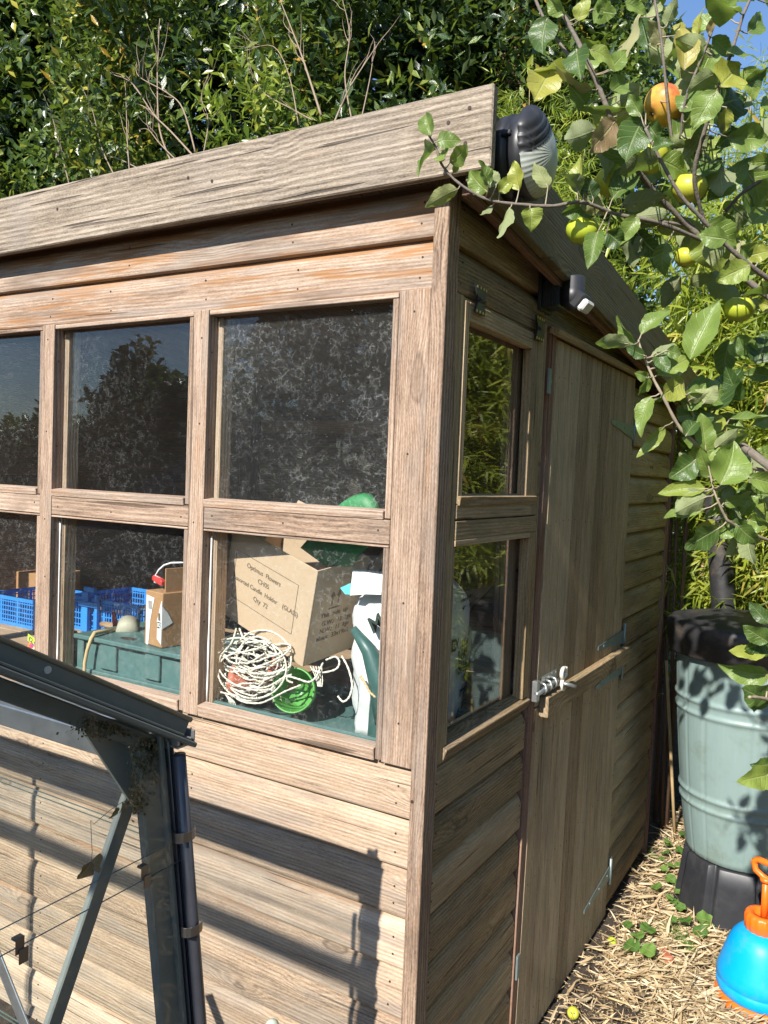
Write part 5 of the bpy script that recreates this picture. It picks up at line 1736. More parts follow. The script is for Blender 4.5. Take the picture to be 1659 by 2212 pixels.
R_ = random.Random(21)
lv(Q2,
   ((205, 585), (172, 484), .50, .45, 25), ((222, 645), (116, 700), .62, .40, 40), ((225, 612), (322, 588), .62, .5, -30), ((285, 702), (384, 640), .55, .55, 10),
   ((262, 690), (248, 630), .6, .7, 30), ((300, 745), (345, 690), .55, .5, 20), ((318, 818), (172, 872), .40, .62, 20), ((447, 830), (358, 742), .60, .66, 5),
   ((455, 800), (415, 690), .5, .4, 30), ((486, 800), (432, 728), .6, .5, 25), ((498, 835), (558, 758), .5, .62, 10), ((583, 822), (560, 692), .46, .64, 25),
   ((708, 808), (652, 694), .46, .68, -20), ((545, 898), (490, 1030), .30, .62, 45), ((630, 898), (645, 988), .75, .66, 10), ((468, 888), (425, 945), .4, .35, 40),
   ((930, 880), (764, 922), .42, .35, 30), ((905, 862), (872, 766), .65, .05, 5), ((835, 840), (850, 678), .36, .7, 40), ((840, 832), (790, 722), .5, .12, 20),
   ((922, 560), (768, 618), .48, .32, 20), ((1002, 520), (890, 660), .50, .97, 20), ((1112, 520), (1045, 665), .55, .22, 10), ((1052, 462), (815, 508), .16, .55, 65),
   ((1110, 500), (1062, 408), .52, .42, 10), ((1182, 432), (1375, 308), .36, .62, 50), ((1145, 540), (1185, 600), .8, .30, 10), ((1238, 602), (1402, 462), .42, .45, 35),
   ((1250, 722), (1388, 598), .58, .30, 20), ((1332, 752), (1460, 650), .55, .30, 10), ((1398, 872), (1602, 664), .30, .42, 30), ((985, 862), (1112, 700), .40, .28, 15),
   ((1030, 882), (1228, 850), .36, .10, 30), ((1130, 702), (932, 690), .26, .32, 45), ((722, 300), (640, 452), .55, .82, 10), ((832, 292), (624, 300), .40, .80, 30),
   ((900, 388), (690, 322), .32, .95, 50), ((705, 78), (665, 204), .60, .30, 0), ((1000, 285), (1118, 70), .26, .92, 45), ((975, 305), (1060, 200), .5, .66, 10),
   ((1210, 200), (1140, 92), .45, .98, 40), ((1298, 302), (1305, 72), .36, .96, 30), ((1428, 240), (1262, 170), .40, .66, 25), ((1500, 85), (1422, -10), .75, .58, 0),
   ((1220, 115), (1262, -10), .40, .55, 25), ((1355, 162), (1348, 36), .36, .78, 35), ((1402, 150), (1440, 58), .35, .99, 40), ((1480, 232), (1650, 188), .30, .50, 50),
   ((1570, 145), (1665, 50), .50, .40, 15), ((1452, 372), (1530, 290), .85, .80, 0), ((1318, 442), (1482, 362), .42, .72, 15), ((1418, 470), (1602, 385), .62, .08, 10),
   ((1488, 592), (1665, 600), .50, .68, 15), ((1560, 362), (1665, 300), .5, .25, 10), ((1402, 990), (1425, 1168), .78, .58, 0), ((1472, 920), (1472, 1002), .72, .66, 10),
   ((1540, 1060), (1585, 1112), .7, .45, 10), ((1590, 965), (1665, 895), .6, .50, 10), ((1530, 762), (1665, 698), .40, .35, 25), ((962, 1000), (1035, 1060), .75, .10, 0),
   ((925, 1000), (885, 1132), .40, .40, 25), ((1060, 960), (1075, 1160), .45, .22, 25), ((1180, 985), (1372, 960), .30, .38, 40), ((1082, 935), (1242, 918), .35, .40, 35),
   ((780, 60), (700, -10), .5, .6, 20), ((840, 90), (870, -20), .6, .62, 15), ((900, 40), (1000, 60), .6, .45, 15), ((1040, 10), (1140, 60), .45, .55, 30), ((960, 60), (930, -20), .6, .5, 10),
   ((1300, 140), (1250, 95), .5, .88, 20), ((1160, 640), (1240, 600), .5, .3, 20), ((1090, 1000), (1180, 1120), .5, .1, 20), ((1220, 1050), (1180, 1180), .5, .35, 20),
   ((1500, 560), (1420, 500), .5, .2, 20), ((1320, 560), (1420, 640), .45, .5, 20), ((980, 400), (1060, 340), .6, .5, 20), ((870, 450), (810, 380), .6, .4, 10))
lv(Q8,
   ((318, 572), (42, 512), .30, .62, 30), ((372, 592), (214, 384), .30, .58, 35), ((395, 502), (575, 298), .40, .58, 30), ((430, 652), (268, 590), .35, .15, 25),
   ((440, 800), (362, 772), .6, .5, 10), ((445, 795), (372, 918), .42, .52, 30), ((550, 942), (456, 930), .35, .55, 35), ((462, 930), (350, 1155), .36, .55, 25),
   ((560, 1130), (380, 1360), .24, .62, 40), ((470, 682), (600, 590), .42, .45, 25), ((570, 612), (668, 640), .7, .40, 0), ((728, 672), (925, 258), .36, .60, 20),
   ((505, 782), (722, 672), .42, .60, 15), ((655, 965), (575, 832), .50, .04, 10), ((722, 905), (895, 832), .28, .58, 40), ((780, 985), (732, 1145), .95, .18, 0),
   ((728, 950), (852, 895), .40, .78, 20), ((890, 1185), (905, 1050), .75, .77, 0), ((840, 1300), (800, 1040), .42, .56, 20), ((830, 1300), (655, 1230), .30, .62, 25),
   ((850, 1318), (712, 1308), .45, .64, 15), ((882, 1482), (778, 1332), .42, .70, 15), ((868, 1340), (852, 1180), .34, .66, 25), ((900, 1282), (1064, 1150), .40, .54, 20),
   ((940, 1535), (1080, 1235), .62, .62, 5), ((900, 1500), (1032, 1440), .45, .64, 25), ((768, 1362), (588, 1490), .62, .25, 10), ((838, 1560), (508, 1582), .30, .66, 15),
   ((818, 1702), (545, 1690), .36, .66, 10), ((960, 1660), (1195, 1620), .36, .58, 20), ((1080, 1740), (1200, 1600), .5, .45, 15), ((1000, 1805), (925, 1892), .72, .52, 15),
   ((1012, 1780), (1125, 1860), .72, .25, 0), ((1030, 1820), (1035, 2015), .45, .42, 20), ((1050, 1805), (1192, 1955), .55, .30, 10), ((1128, 1770), (1270, 1820), .75, .62, 0),
   ((868, 1035), (1095, 685), .42, .06, 10), ((1190, 705), (1270, 475), .6, .10, 0), ((1075, 960), (960, 720), .35, .10, 10), ((700, 1200), (780, 1060), .5, .2, 10),
   ((1100, 1500), (1120, 1380), .7, .25, 0), ((1150, 1600), (1060, 1520), .6, .35, 0), ((1120, 640), (1050, 540), .5, .3, 10), ((560, 700), (510, 800), .5, .1, 20),
   ((1180, 1560), (1264, 1490), .6, .70, 10), ((960, 1120), (1120, 1140), .24, .45, 40), ((1000, 1080), (1260, 1090), .25, .4, 40))
lv(QT,
   ((1665, 640), (1490, 435), .40, .10, 10), ((1660, 800), (1430, 648), .50, .30, 10), ((1640, 905), (1296, 890), .34, .62, 25), ((1665, 1100), (1238, 1065), .36, .66, 15),
   ((1665, 1330), (1455, 1240), .60, .25, 10), ((1690, 1990), (1420, 2058), .45, .60, 15), ((1690, 1900), (1535, 1925), .5, .35, 10), ((1670, 780), (1490, 880), .5, .1, 10), ((1690, 720), (1560, 720), .6, .15, 10))
P, D, N, L, W_, r_, cu_ = [], [], [], [], [], [], []
pet = MB()


def near(u, v):
    return min(BR, key=lambda b: (b[0] - u) ** 2 + (b[1] - v) ** 2)


def addleaf(b, t, wr, tone, turn, dj):
    nb_ = near(*b)
    d0 = nb_[2] + dj
    pb = at(*b, d=d0)
    pt_ = at(*t, d=d0 + R_.uniform(-0.03, 0.03))
    dr_ = pt_ - pb
    Ln = np.linalg.norm(dr_)
    dr_ /= Ln
    cu = R_.uniform(-0.50, 0.12)
    tc = nrm(CAM - pb)
    S0 = nrm(np.cross(tc, dr_))
    N0 = np.cross(dr_, S0)
    a = math.radians(turn * (1 if R_.random() < 0.7 else -1) + R_.uniform(-12, 12))
    Nn = N0 * math.cos(a) + S0 * math.sin(a)
    if (abs(turn) > 15 and R_.random() < 0.30) or R_.random() < .06:
        Nn = -Nn                      # shows its pale underside
    P.append(pb)
    D.append(dr_)
    N.append(Nn)
    L.append(Ln)
    W_.append(Ln * wr * 1.32)
    r_.append(min(1, max(0, (tone + .08 if tone < .66 else tone) + R_.uniform(-.06, .06))))
    cu_.append(cu)
    q = at(nb_[0], nb_[1], d=nb_[2])
    dist = math.hypot(nb_[0] - b[0], nb_[1] - b[1])
    if dist < 62:
        m_ = (q + pb) / 2 + np.array((0, 0, -0.002))
        pet.tube([q, m_, pb, pb + dr_ * Ln * 0.15], [0.0016, 0.0012, 0.0011, 0.0007], 6)


for b, t, wr, tone, turn in LV:
    addleaf(b, t, wr, tone, turn, R_.uniform(-0.03, 0.03))
# further leaves deeper in the crown
for k in range(190):
    u, v = R_.uniform(1330, 1800), R_.uniform(-80, 1180)
    if u < 1420 and v > 420 or (v > 640 and u < 1560) or (v < 140 and R_.random() < .6):
        continue
    a, l_ = R_.uniform(0, 6.28), R_.uniform(55, 105)
    addleaf((u, v), (u + l_ * math.cos(a), v + l_ * math.sin(a) * 0.7 + 15), R_.uniform(.4, .6), R_.choice([.1, .25, .35, .45, .55, .62, .7, .75]), R_.uniform(0, 45), R_.uniform(0.05, 0.35))
for k in range(150):
    b_ = BR[R_.randrange(len(BR))]
    if b_[0] < 1230 or b_[1] > 1190 or b_[0] > 1700:
        continue
    u, v = b_[0] + R_.uniform(-34, 34), b_[1] + R_.uniform(-34, 34)
    a, l_ = R_.uniform(0, 6.28), R_.uniform(50, 95)
    e_ = (u + l_ * math.cos(a), v + l_ * math.sin(a) * 0.8 + 8)
    if e_[0] < 1225 or (e_[0] < 1420 and e_[1] > 560) or (e_[1] < 120 and R_.random() < .5):
        continue
    if any(min(math.hypot(ax_ - u - (e_[0] - u) * f_, ay_ - v - (e_[1] - v) * f_) for f_ in (0, .5, 1)) < 52 for ax_, ay_ in ((1258, 498), (1326, 390), (1398, 338), (1489, 406), (1433, 228), (1482, 556), (1530, 690), (1597, 668))):
        continue
    addleaf((u, v), e_, R_.uniform(.40, .6), R_.choice([.3, .45, .55, .6, .64, .68, .74]), R_.uniform(0, 45), R_.uniform(-0.05, 0.10))
leafmesh('leaves', AP_LEAF, TREE, P, D, N, L, W_, r_, nt=13, ns=3, fold=[R_.uniform(.08, .75) for _ in P], curl=cu_, serr=0.035, twist=[R_.gauss(0, .45) for _ in P])
pet.build('leaf_stalks', TWIG, TREE)  # thin stalks joining the leaves to the branches


def apple(u, v, rpx, d, m, label, tilt=(0.2, -0.2, 1), calyx=True, p=None, grp='apples on the tree'):
    c = at(u, v, d=d) if p is None else np.asarray(p, float)
    r = rpx * d / FOC if p is None else rpx
    a = thing('apple', label, 'apple', c, grp)
    pr = []
    for i in range(33):
        th = PI * i / 32
        rr_ = r * math.sin(th) * (1 + 0.07 * math.cos(th) - 0.03 * math.cos(2 * th))
        zz = r * 0.92 * math.cos(th) - r * 0.26 * math.exp(-(th / 0.34) ** 2) + r * 0.16 * math.exp(-((PI - th) / 0.30) ** 2)
        pr.append((max(rr_, 0.0), zz))
    mb = MB()
    mb.lathe(pr, (0, 0, 0), (0, 0, 1), 48, rmul=lambda an, i: 1 + 0.007 * math.cos(5 * an + 1) * (1 if i > 18 else .3))
    zq = Vector(nrm(tilt)).to_track_quat('Z', 'Y').to_matrix().to_4x4()
    o = mb.build('fruit', m, a)
    o.matrix_parent_inverse = Matrix.Identity(4)
    o.matrix_basis = zq
    mb = MB()
    mb.tube([(0, 0, r * 0.62), (0.001, 0, r * 0.95), (r * 0.12, 0, r * 1.18)], 0.0014, 6)
    o = mb.build('stalk', BARK, a)
    o.matrix_parent_inverse = Matrix.Identity(4)
    o.matrix_basis = zq
    if calyx:
        mb = MB()
        for k in range(5):
            an = k * 1.2566
            mb.tube([(0, 0, -r * 0.74), (r * .08 * math.cos(an), r * .08 * math.sin(an), -r * 0.80), (r * .17 * math.cos(an), r * .17 * math.sin(an), -r * 0.86)], [0.0022, 0.0018, 0.0004], 5)
        o = mb.build('calyx', DARKCANE, a)
        o.matrix_parent_inverse = Matrix.Identity(4)
        o.matrix_basis = zq
    return a


apple(1258, 498, 34, 1.60, APPLE_G, 'green apple hanging lowest against the dark barge board', (0.25, -.3, 1))
apple(1326, 390, 38, 1.62, APPLE_Y, 'yellow apple crossed by a twig shadow right of the black light', (-.2, -.3, 1))
apple(1398, 338, 42, 1.60, APPLE_Y, 'large yellow apple just below the red one and behind the forked twig', (.3, -.2, 1))
apple(1489, 406, 36, 1.58, APPLE_Y, 'yellow apple half under a drooping grey green leaf, rightmost of the big ones', (.1, -.35, 1))
apple(1433, 228, 43, 1.62, APPLE_R, 'red cheeked apple, topmost on the tree', (0.55, .55, .6))
apple(1482, 556, 24, 1.66, APPLE_Y, 'small yellow apple peeping past a broad pale leaf', (.2, -.1, 1))
apple(1530, 690, 27, 1.72, APPLE_G, 'green apple in leaf shade above the upright shoot', (.2, -.1, 1))
apple(1597, 668, 31, 1.70, APPLE_G, 'shaded green apple lowest on the right of the tree', (.1, -.2, 1))
apple(1500, 285, 26, 1.70, APPLE_G, 'green apple mostly hidden right of the red cheeked apple', (.2, -.1, 1))

# ================================================================== ground litter and weeds
nS = 52000
x = RNG.uniform(-0.12, 2.2, nS)
y = np.where(RNG.random(nS) < .75, RNG.uniform(0.55, 2.7, nS), RNG.uniform(-0.4, 4.2, nS))
den = 0.5 + 0.5 * np.sin(x * 7 + 1.3 * np.sin(y * 5)) * np.sin(y * 6.1 + 1.1 * np.sin(x * 9 + 2))
bare = (x < 0.045 + 0.055 * np.clip((1.9 - y), 0, 1.2))
bare2 = ((x - 0.17) / 0.09) ** 2 + ((y - 1.0) / 0.16) ** 2 < 1
bare3 = ((x - 0.21) / 0.07) ** 2 + ((y - 1.22) / 0.05) ** 2 < 1
keep = (den > 0.12) | (RNG.random(nS) < .6)
keep &= (~bare | (RNG.random(nS) < .16)) & (~bare2 | (RNG.random(nS) < .22)) & (~bare3 | (RNG.random(nS) < .35))
keep &= (x > -0.01)
x, y = x[keep], y[keep]
n = len(x)
h = RNG.random(n) ** 2.2
P = np.stack([x, y, -0.017 + 0.034 * h], 1)
an = RNG.uniform(0, 6.283, n)
flow = np.where(RNG.random(n) < .45, RNG.normal(0.4, .5, n), an)
D = np.stack([np.cos(flow), np.sin(flow), RNG.normal(0.0, 0.16, n)], 1)
N = np.stack([RNG.normal(0, .35, n), RNG.normal(-.1, .35, n), np.ones(n)], 1)
L = RNG.uniform(0.022, 0.085, n) * np.where(RNG.random(n) < .1, 1.5, 1)
leafmesh('straw_mulch', STRAW, None, P, D, N, L, L * RNG.uniform(0.04, 0.12, n) + 0.002, np.clip(RNG.beta(3.2, 2.0, n), 0, 1), shape='lance', nt=4, fold=RNG.uniform(-.1, .6, n), curl=RNG.uniform(-.45, .5, n), twist=RNG.normal(0, .8, n),
         label='loose dry bamboo leaf litter covering the soil beside the shed', cat='mulch', kind='stuff')
nC = 45000
x = RNG.uniform(-0.0, 1.9, nC)
y = RNG.uniform(0.5, 3.2, nC)
ok = (x > 0.03 + 0.05 * np.clip((1.9 - y), 0, 1.2)) | (RNG.random(nC) < .3)
x, y = x[ok], y[ok]
n = len(x)
an = RNG.uniform(0, 6.283, n)
leafmesh('litter_crumbs', STRAW, None, np.stack([x, y, RNG.uniform(-.019, -.004, n)], 1), np.stack([np.cos(an), np.sin(an), RNG.normal(0, .35, n)], 1), np.stack([RNG.normal(0, .5, n), RNG.normal(0, .5, n), np.ones(n)], 1), RNG.uniform(.004, .022, n), RNG.uniform(.0015, .006, n), np.clip(RNG.beta(1.6, 2.4, n), 0, 1), nt=2, fold=RNG.uniform(0, .7, n), curl=RNG.uniform(-.4, .4, n),
         label='broken crumbs of brown litter between the dry leaves', cat='mulch', kind='stuff')
# thin dry stalks
mb = MB()
for k in range(170):
    x0_, y0_ = R_.uniform(0.08, 1.0), R_.uniform(0.8, 2.3)
    a, l_ = R_.gauss(0.5, .9), R_.uniform(0.05, 0.22)
    z_ = R_.uniform(-.012, .018)
    p0 = np.array((x0_, y0_, z_))
    p1 = p0 + np.array((math.cos(a) * l_, math.sin(a) * l_, R_.uniform(-.005, .03)))
    mb.tube([p0, (p0 + p1) / 2 + (0, 0, R_.uniform(-.004, .008)), p1], R_.uniform(.0006, .0014), 5)
o_ = mb.build('dry_stalks', TAN, None, label='thin dry stalks scattered through the leaf litter', cat='stalks', kind='stuff')


def weed(u, v, leaves_, label, name='weed', cat='weed'):
    c = at(u, v, z=-0.01)
    w_ = thing(name, label, cat, (c[0], c[1], -0.02))
    P, D, N, L, W_ = [], [], [], [], []
    mb = MB()
    for (lu, lv_, sz, an_) in leaves_:
        p = at(lu, lv_, z=0.035 + R_.uniform(-.01, .015))
        d = np.array((math.cos(an_), math.sin(an_), R_.uniform(-.1, .25)))
        P.append(p - d * sz * 0.5)
        D.append(d)
        N.append((R_.uniform(-.3, .2), -0.45, 1))
        sz *= 1.35
        L.append(sz)
        W_.append(sz * 0.95)
        mb.tube([(c[0], c[1], -0.02), (np.array((c[0], c[1], 0)) + p) / 2 + (0, 0, .004), p - d * sz * .5], 0.0012, 5)
    leafmesh('leaves', WEEDM, w_, P, D, N, L, W_, [R_.random() for _ in P], shape='round', nt=10, ns=3, fold=0.18, curl=-0.15, serr=0.03)
    mb.build('stems', TWIG, w_)


ZS = Z(.24, 1260.8, 1692)
Wp = lambda a, b: ZS(a, b)
weed(*Wp(530, 1400), [(*Wp(440, 1470), 0.052, 2.6), (*Wp(568, 1310), 0.046, 1.2), (*Wp(565, 1490), 0.046, -.6), (*Wp(490, 1370), 0.040, 2.0), (*Wp(400, 1275), 0.03, 2.4)], 'leafy weed with four rounded leaves nearest the shed door')
weed(*Wp(980, 1280), [(*Wp(1075, 1225), 0.056, .4), (*Wp(920, 1235), 0.042, 2.2), (*Wp(1035, 1320), 0.042, -.5), (*Wp(810, 1230), 0.026, 2.8)], 'leafy weed with broad scalloped leaf in front of the black stand')
weed(*Wp(760, 960), [(*Wp(865, 915), 0.042, .4), (*Wp(665, 930), 0.036, 2.6), (*Wp(850, 960), 0.032, -.4), (*Wp(770, 1030), 0.026, 1), (*Wp(810, 1060), 0.028, -.9), (*Wp(860, 1110), 0.032, -.3)], 'three lobed weed at the left foot of the black stand')
weed(*Wp(790, 700), [(*Wp(740, 620), 0.034, 2.2), (*Wp(780, 740), 0.030, 1.1), (*Wp(730, 770), 0.026, 2.9), (*Wp(850, 740), 0.032, .2), (*Wp(770, 850), 0.036, -.5), (*Wp(755, 545), 0.034, 1.2), (*Wp(860, 600), 0.036, .5), (*Wp(700, 680), 0.026, 2.4)], 'patch of small ivy leaves between the shed and the water butt', 'ivy_plant', 'ivy')
weed(*Wp(890, 450), [(*Wp(885, 455), 0.03, .8), (*Wp(905, 470), 0.026, 2), (*Wp(750, 520), 0.03, 1)], 'lone dark green weed leaf close beside the barrel')


def tuft(u, v, n_, ln, dirn, label, spread=.5):
    c = at(u, v, z=-0.018)
    a0_ = math.atan2(dirn[1], dirn[0])
    aa = RNG.normal(a0_, spread, n_)
    D = np.stack([np.cos(aa), np.sin(aa), RNG.uniform(.15, .8, n_)], 1)
    P = np.tile(c, (n_, 1)) + RNG.normal(0, .008, (n_, 3)) * (1, 1, 0.1)
    o = leafmesh('grass_tuft', WEEDM, None, P, D, np.tile((0, -.4, 1.0), (n_, 1)), RNG.uniform(.6, 1.1, n_) * ln, 0.0035, RNG.random(n_) * .6, shape='lance', nt=5, curl=-.35, fold=.4, label=label, cat='grass tuft')
    rebase(o, c)


tuft(*Wp(1000, 1560), 34, 0.16, (-.7, .55), 'flattened tuft of green grass blades in the litter before the sprayer', .35)
tuft(*Wp(900, 1420), 20, 0.11, (-.8, .3), 'short sprig of grey green grass between the two leafy weeds', .5)
tuft(*Wp(680, 700), 10, 0.11, (-.4, .2), 'few grass blades beside the ivy patch', .5)
mb = MB()
c = at(*Wp(740, 1560), z=-0.005)
mb.board(c + (0, 0, 0.002), [(.5, -.86, .1), (.86, .5, 0), (0, 0, 1)], (0.07, 0.034, 0.03), ch=0.006)
solo(mb, 'brick_fragment', TERRA, c - (0, 0, .015), 'broken red brick fragment half buried in the litter', 'brick')
apple(0, 0, 0.0185, 0, APPLE_Y, 'small windfall apple on bare soil near the door foot', (0.3, -.75, .5), p=at(1238, 2188, z=0.0), grp='windfall apples')
apple(0, 0, 0.016, 0, APPLE_G, 'pale green windfall apple in the shade against the shed', (0.3, -.5, .7), p=at(*Wp(255, 1425), z=-0.003), grp='windfall apples')
mb = MB()
mb.tube([at(1300, 2150, z=-.012), at(1330, 2160, z=-.008), at(1362, 2172, z=-.01)], [.003, .0034, .003], 7)
solo(mb, 'twig', TAN, at(1330, 2160, z=-.015), 'short knobbly straw coloured twig on the bare soil', 'twig')
# canes leaning in the gap behind the shed corner
mb = None
for k, (u0, v0, u1, v1, y_, r_c, m_) in enumerate([(1475, 1250, 1500, 880, 2.60, .010, DARKCANE), (1455, 1340, 1468, 900, 2.62, .009, DARKCANE), (1437, 1500, 1452, 1000, 2.66, .011, DARKCANE), (1512, 1290, 1516, 1050, 2.9, .022, TAN), (1487, 1290, 1530, 1000, 2.75, .008, DARKCANE), (1452, 1690, 1442, 1480, 2.55, .008, TAN), (1432, 1700, 1440, 1440, 2.62, .009, DARKCANE), (1420, 1640, 1432, 1350, 2.68, .012, DARKCANE)]):
    a, b = at(u0, v0, y=y_), at(u1, v1, y=y_ - .02)
    d = b - a
    lo_ = a - d * ((a[2] + 0.02) / d[2])
    mb = MB()
    mb.tube([lo_, (lo_ + b) / 2, b + d * 0.25], [r_c, r_c * .97, r_c * .9], 10)
    solo(mb, 'cane', m_, lo_, ['slim brown cane leaning furthest from the shed corner', 'straight brown cane second from the shed corner', 'dark cane close behind the rear shed trim', 'thick pale tan bamboo cane beside the black pipe', 'thin brown cane slanting towards the black pipe', 'short pale cane standing low behind the water butt', 'dark cane low in the gap behind the barrel', 'stout dark cane tight in the rear corner gap'][k], 'cane', 'old canes stacked behind the shed')

# ================================================================== shrubs, bamboo and hedge
def vnoise(p, s, ph):
    return (np.sin(p[:, 0] * s + ph) * np.sin(p[:, 1] * s * 1.13 + ph * 2.1) + np.sin(p[:, 2] * s * 0.93 + ph * .7) * np.sin(p[:, 0] * s * .71 - p[:, 1] * s * .6 + ph * 3)) * .5


def sprays(name, m, parent, O, A, per, leaf, wr, slen, tone=(0, 1), shape='ovate', droop=0.0, nt=2, curl=(-.25, .05), spread=.85, up=.55):
    ns_ = len(O)
    A = norm_rows(A)
    j = np.arange(per)
    t = (j + .5) / per
    base = O[:, None, :] + A[:, None, :] * (slen[:, None] * t)[:, :, None]
    u = norm_rows(np.cross(A, RNG.normal(0, 1, (ns_, 3))))
    w = np.cross(A, u)
    an = j * 2.4 + RNG.uniform(0, 6.28, (ns_, 1))
    rad = u[:, None, :] * np.cos(an)[:, :, None] + w[:, None, :] * np.sin(an)[:, :, None]
    D = A[:, None, :] * (1 - spread * .5) + rad * spread + np.array((0, 0, -droop))
    D = D + RNG.normal(0, .18, D.shape)
    N = np.zeros_like(D) + np.array((0, -.25, up)) + A[:, None, :] * .35 + RNG.normal(0, .38, D.shape)
    n_ = ns_ * per
    L = leaf * RNG.uniform(.6, 1.15, n_)
    tn = np.repeat(RNG.uniform(tone[0], tone[1], ns_), per) + RNG.normal(0, .10, n_)
    return leafmesh(name, m, parent, base.reshape(-1, 3), D.reshape(-1, 3), N.reshape(-1, 3), L, L * wr, np.clip(tn, 0, 1), shape=shape, nt=nt, fold=RNG.uniform(.1, .45, n_), curl=RNG.uniform(curl[0], curl[1], n_))


def shrub(name, label, cat, base, rad, cz, nspr, per, leaf, wr, m, seed, tone=(0, .9), thr=-.18, freq=3.4, zmin=1.6, shell=.45, group=None, trunks=4, slen=.28):
    base = np.asarray(base, float)
    tr = thing(name, label, cat, (base[0], base[1], -0.02), group)
    k = nspr * 4
    d = RNG.normal(0, 1, (k, 3))
    d = norm_rows(d)
    r = shell + (1 - shell) * RNG.random(k) ** .6
    lump = 1 + .16 * vnoise(d * 2.2, 2.0, seed)
    p = np.array((base[0], base[1], cz)) + d * np.array(rad) * (r * lump)[:, None]
    ok = (p[:, 2] > zmin) & (vnoise(p, freq, seed) > thr)
    p, d = p[ok][:nspr], d[ok][:nspr]
    A = d * .75 + np.array((0, -.25, .35)) + RNG.normal(0, .4, p.shape)
    sprays('foliage', m, tr, p, A, per, leaf, wr, slen * RNG.uniform(.6, 1.2, len(p)), tone)
    mb = MB()
    for q in range(trunks):
        a = 6.28 * q / trunks + seed
        x1, y1 = base[0] + rad[0] * .5 * math.cos(a), base[1] + rad[1] * .5 * math.sin(a)
        mb.tube([(base[0] + .12 * math.cos(a), base[1] + .12 * math.sin(a), -.02), ((base[0] + x1) / 2 + .05, (base[1] + y1) / 2, cz * .35), (x1 * .6 + base[0] * .4, y1 * .6 + base[1] * .4 + .12, cz * .75), (x1, y1 + .2, cz)], [.05, .035, .022, .008], 8)
    mb.build('stem', BARK, tr)
    return tr


HG = 'evergreen shrubs behind the shed'
shrub('evergreen_shrub', 'small leaved yellow green evergreen shrub at the far left behind the shed roof', 'shrub', (-3.75, 1.55), (1.0, .8, 1.6), 3.6, 2300, 9, .062, .5, PRIVET, 1.0, (.15, 1), -.05, 4.5, 2.0, .5, HG)
shrub('evergreen_shrub', 'dense bay like shrub with narrow glossy leaves left of the bare twigs', 'shrub', (-3.0, 2.45), (.85, .75, 1.7), 3.8, 1000, 9, .098, .40, LAUREL, 2.3, (.05, 1), .04, 4.2, 2.0, .5, HG)
S3 = shrub('laurel_bush', 'broad leaved laurel bush threaded with pale dead twigs', 'shrub', (-2.15, 3.0), (.85, .65, 1.6), 3.95, 620, 9, .115, .38, LAUREL, 4.1, (.05, .95), .10, 3.6, 2.2, .5, HG)
shrub('evergreen_shrub', 'dark holm oak shrub with spiny leaves above the middle of the fascia', 'shrub', (-1.45, 3.35), (.75, .7, 1.7), 3.9, 1150, 9, .092, .42, LAUREL, 5.7, (0, .95), .02, 4.0, 2.2, .5, HG)
shrub('bramble_bush', 'small leaved bramble thicket with brown seed heads beside the open sky', 'bramble', (-.95, 3.75), (.62, .7, 1.75), 3.55, 1700, 9, .055, .6, PRIVET, 7.9, (0, .75), -.15, 5, 2.2, .5, HG)
yl = shrub('laurel_shoots', 'clump of bright yellow green laurel shoots just above the fascia', 'shrub', tuple(at(545, 262, y=1.95)[:2]), (.24, .2, .34), at(545, 262, y=1.95)[2], 60, 10, .085, .36, YELLOWSH, 1.9, (.1, .9), -.9, 3, 2.5, .2, None, 2, .22)
shrub('shade_toned_tree', 'tall evergreen tree, leaves darkened to stand for hedge shade, behind the yellow green shrub', 'tree', (-4.6, 3.4), (1.4, 1.0, 2.2), 4.6, 2600, 9, .14, .5, LAUREL, 9.2, (0, .16), -.6, 3, 1.8, .2, HG)  # low leaf tone paints the hedge's inner shade into these backdrop trees
shrub('shade_toned_tree', 'tall evergreen tree, leaves darkened to stand for hedge shade, at the far left edge', 'tree', (-5.6, 2.6), (1.3, 1.0, 2.3), 4.3, 2200, 9, .14, .5, LAUREL, 8.2, (0, .2), -.6, 3, 1.8, .2, HG)
shrub('shade_toned_tree', 'tall evergreen tree, leaves darkened to stand for hedge shade, behind the laurel bush', 'tree', (-2.9, 4.3), (1.4, .9, 2.3), 4.5, 2600, 9, .14, .5, LAUREL, 10.4, (0, .16), -.6, 3, 1.8, .2, HG)
shrub('shade_toned_tree', 'tall evergreen tree, leaves darkened to stand for hedge shade, behind the holm oak shrub', 'tree', (-1.62, 4.6), (.95, .8, 2.2), 4.45, 2200, 9, .13, .5, LAUREL, 12.1, (0, .16), -.6, 3, 1.8, .2, HG)
# dead twigs in front of the laurel
R3 = random.Random(4)
TW = Z(.377, 0, 0)


def twigs(pts, y_, r):
    P = spline([at(u, v, y=1.22 + .0008 * u + (y_ - 2.3) * .3 + k * .02) for k, (u, v) in enumerate(pts)])
    mb = MB()
    r *= 0.95
    mb.tube(P, [r * (1 - .75 * i / len(P)) for i in range(len(P))], 6)
    for q in range(len(P) // 4):
        i = R3.randrange(3, len(P) - 1)
        d = nrm(P[i] - P[i - 1])
        p = P[i]
        path = [p]
        dd = nrm(d + np.array([R3.uniform(-.9, .9), R3.uniform(-.3, .3), R3.uniform(-.2, .8)]))
        for s in range(4):
            p = p + dd * R3.uniform(.03, .07)
            dd = nrm(dd + np.array([R3.uniform(-.35, .35), R3.uniform(-.2, .2), R3.uniform(-.2, .35)]))
            path.append(p)
        mb.tube(path, [r * .45, r * .38, r * .3, r * .2, r * .08], 5)
    mb.build('dead_twig', DEADTW, S3)


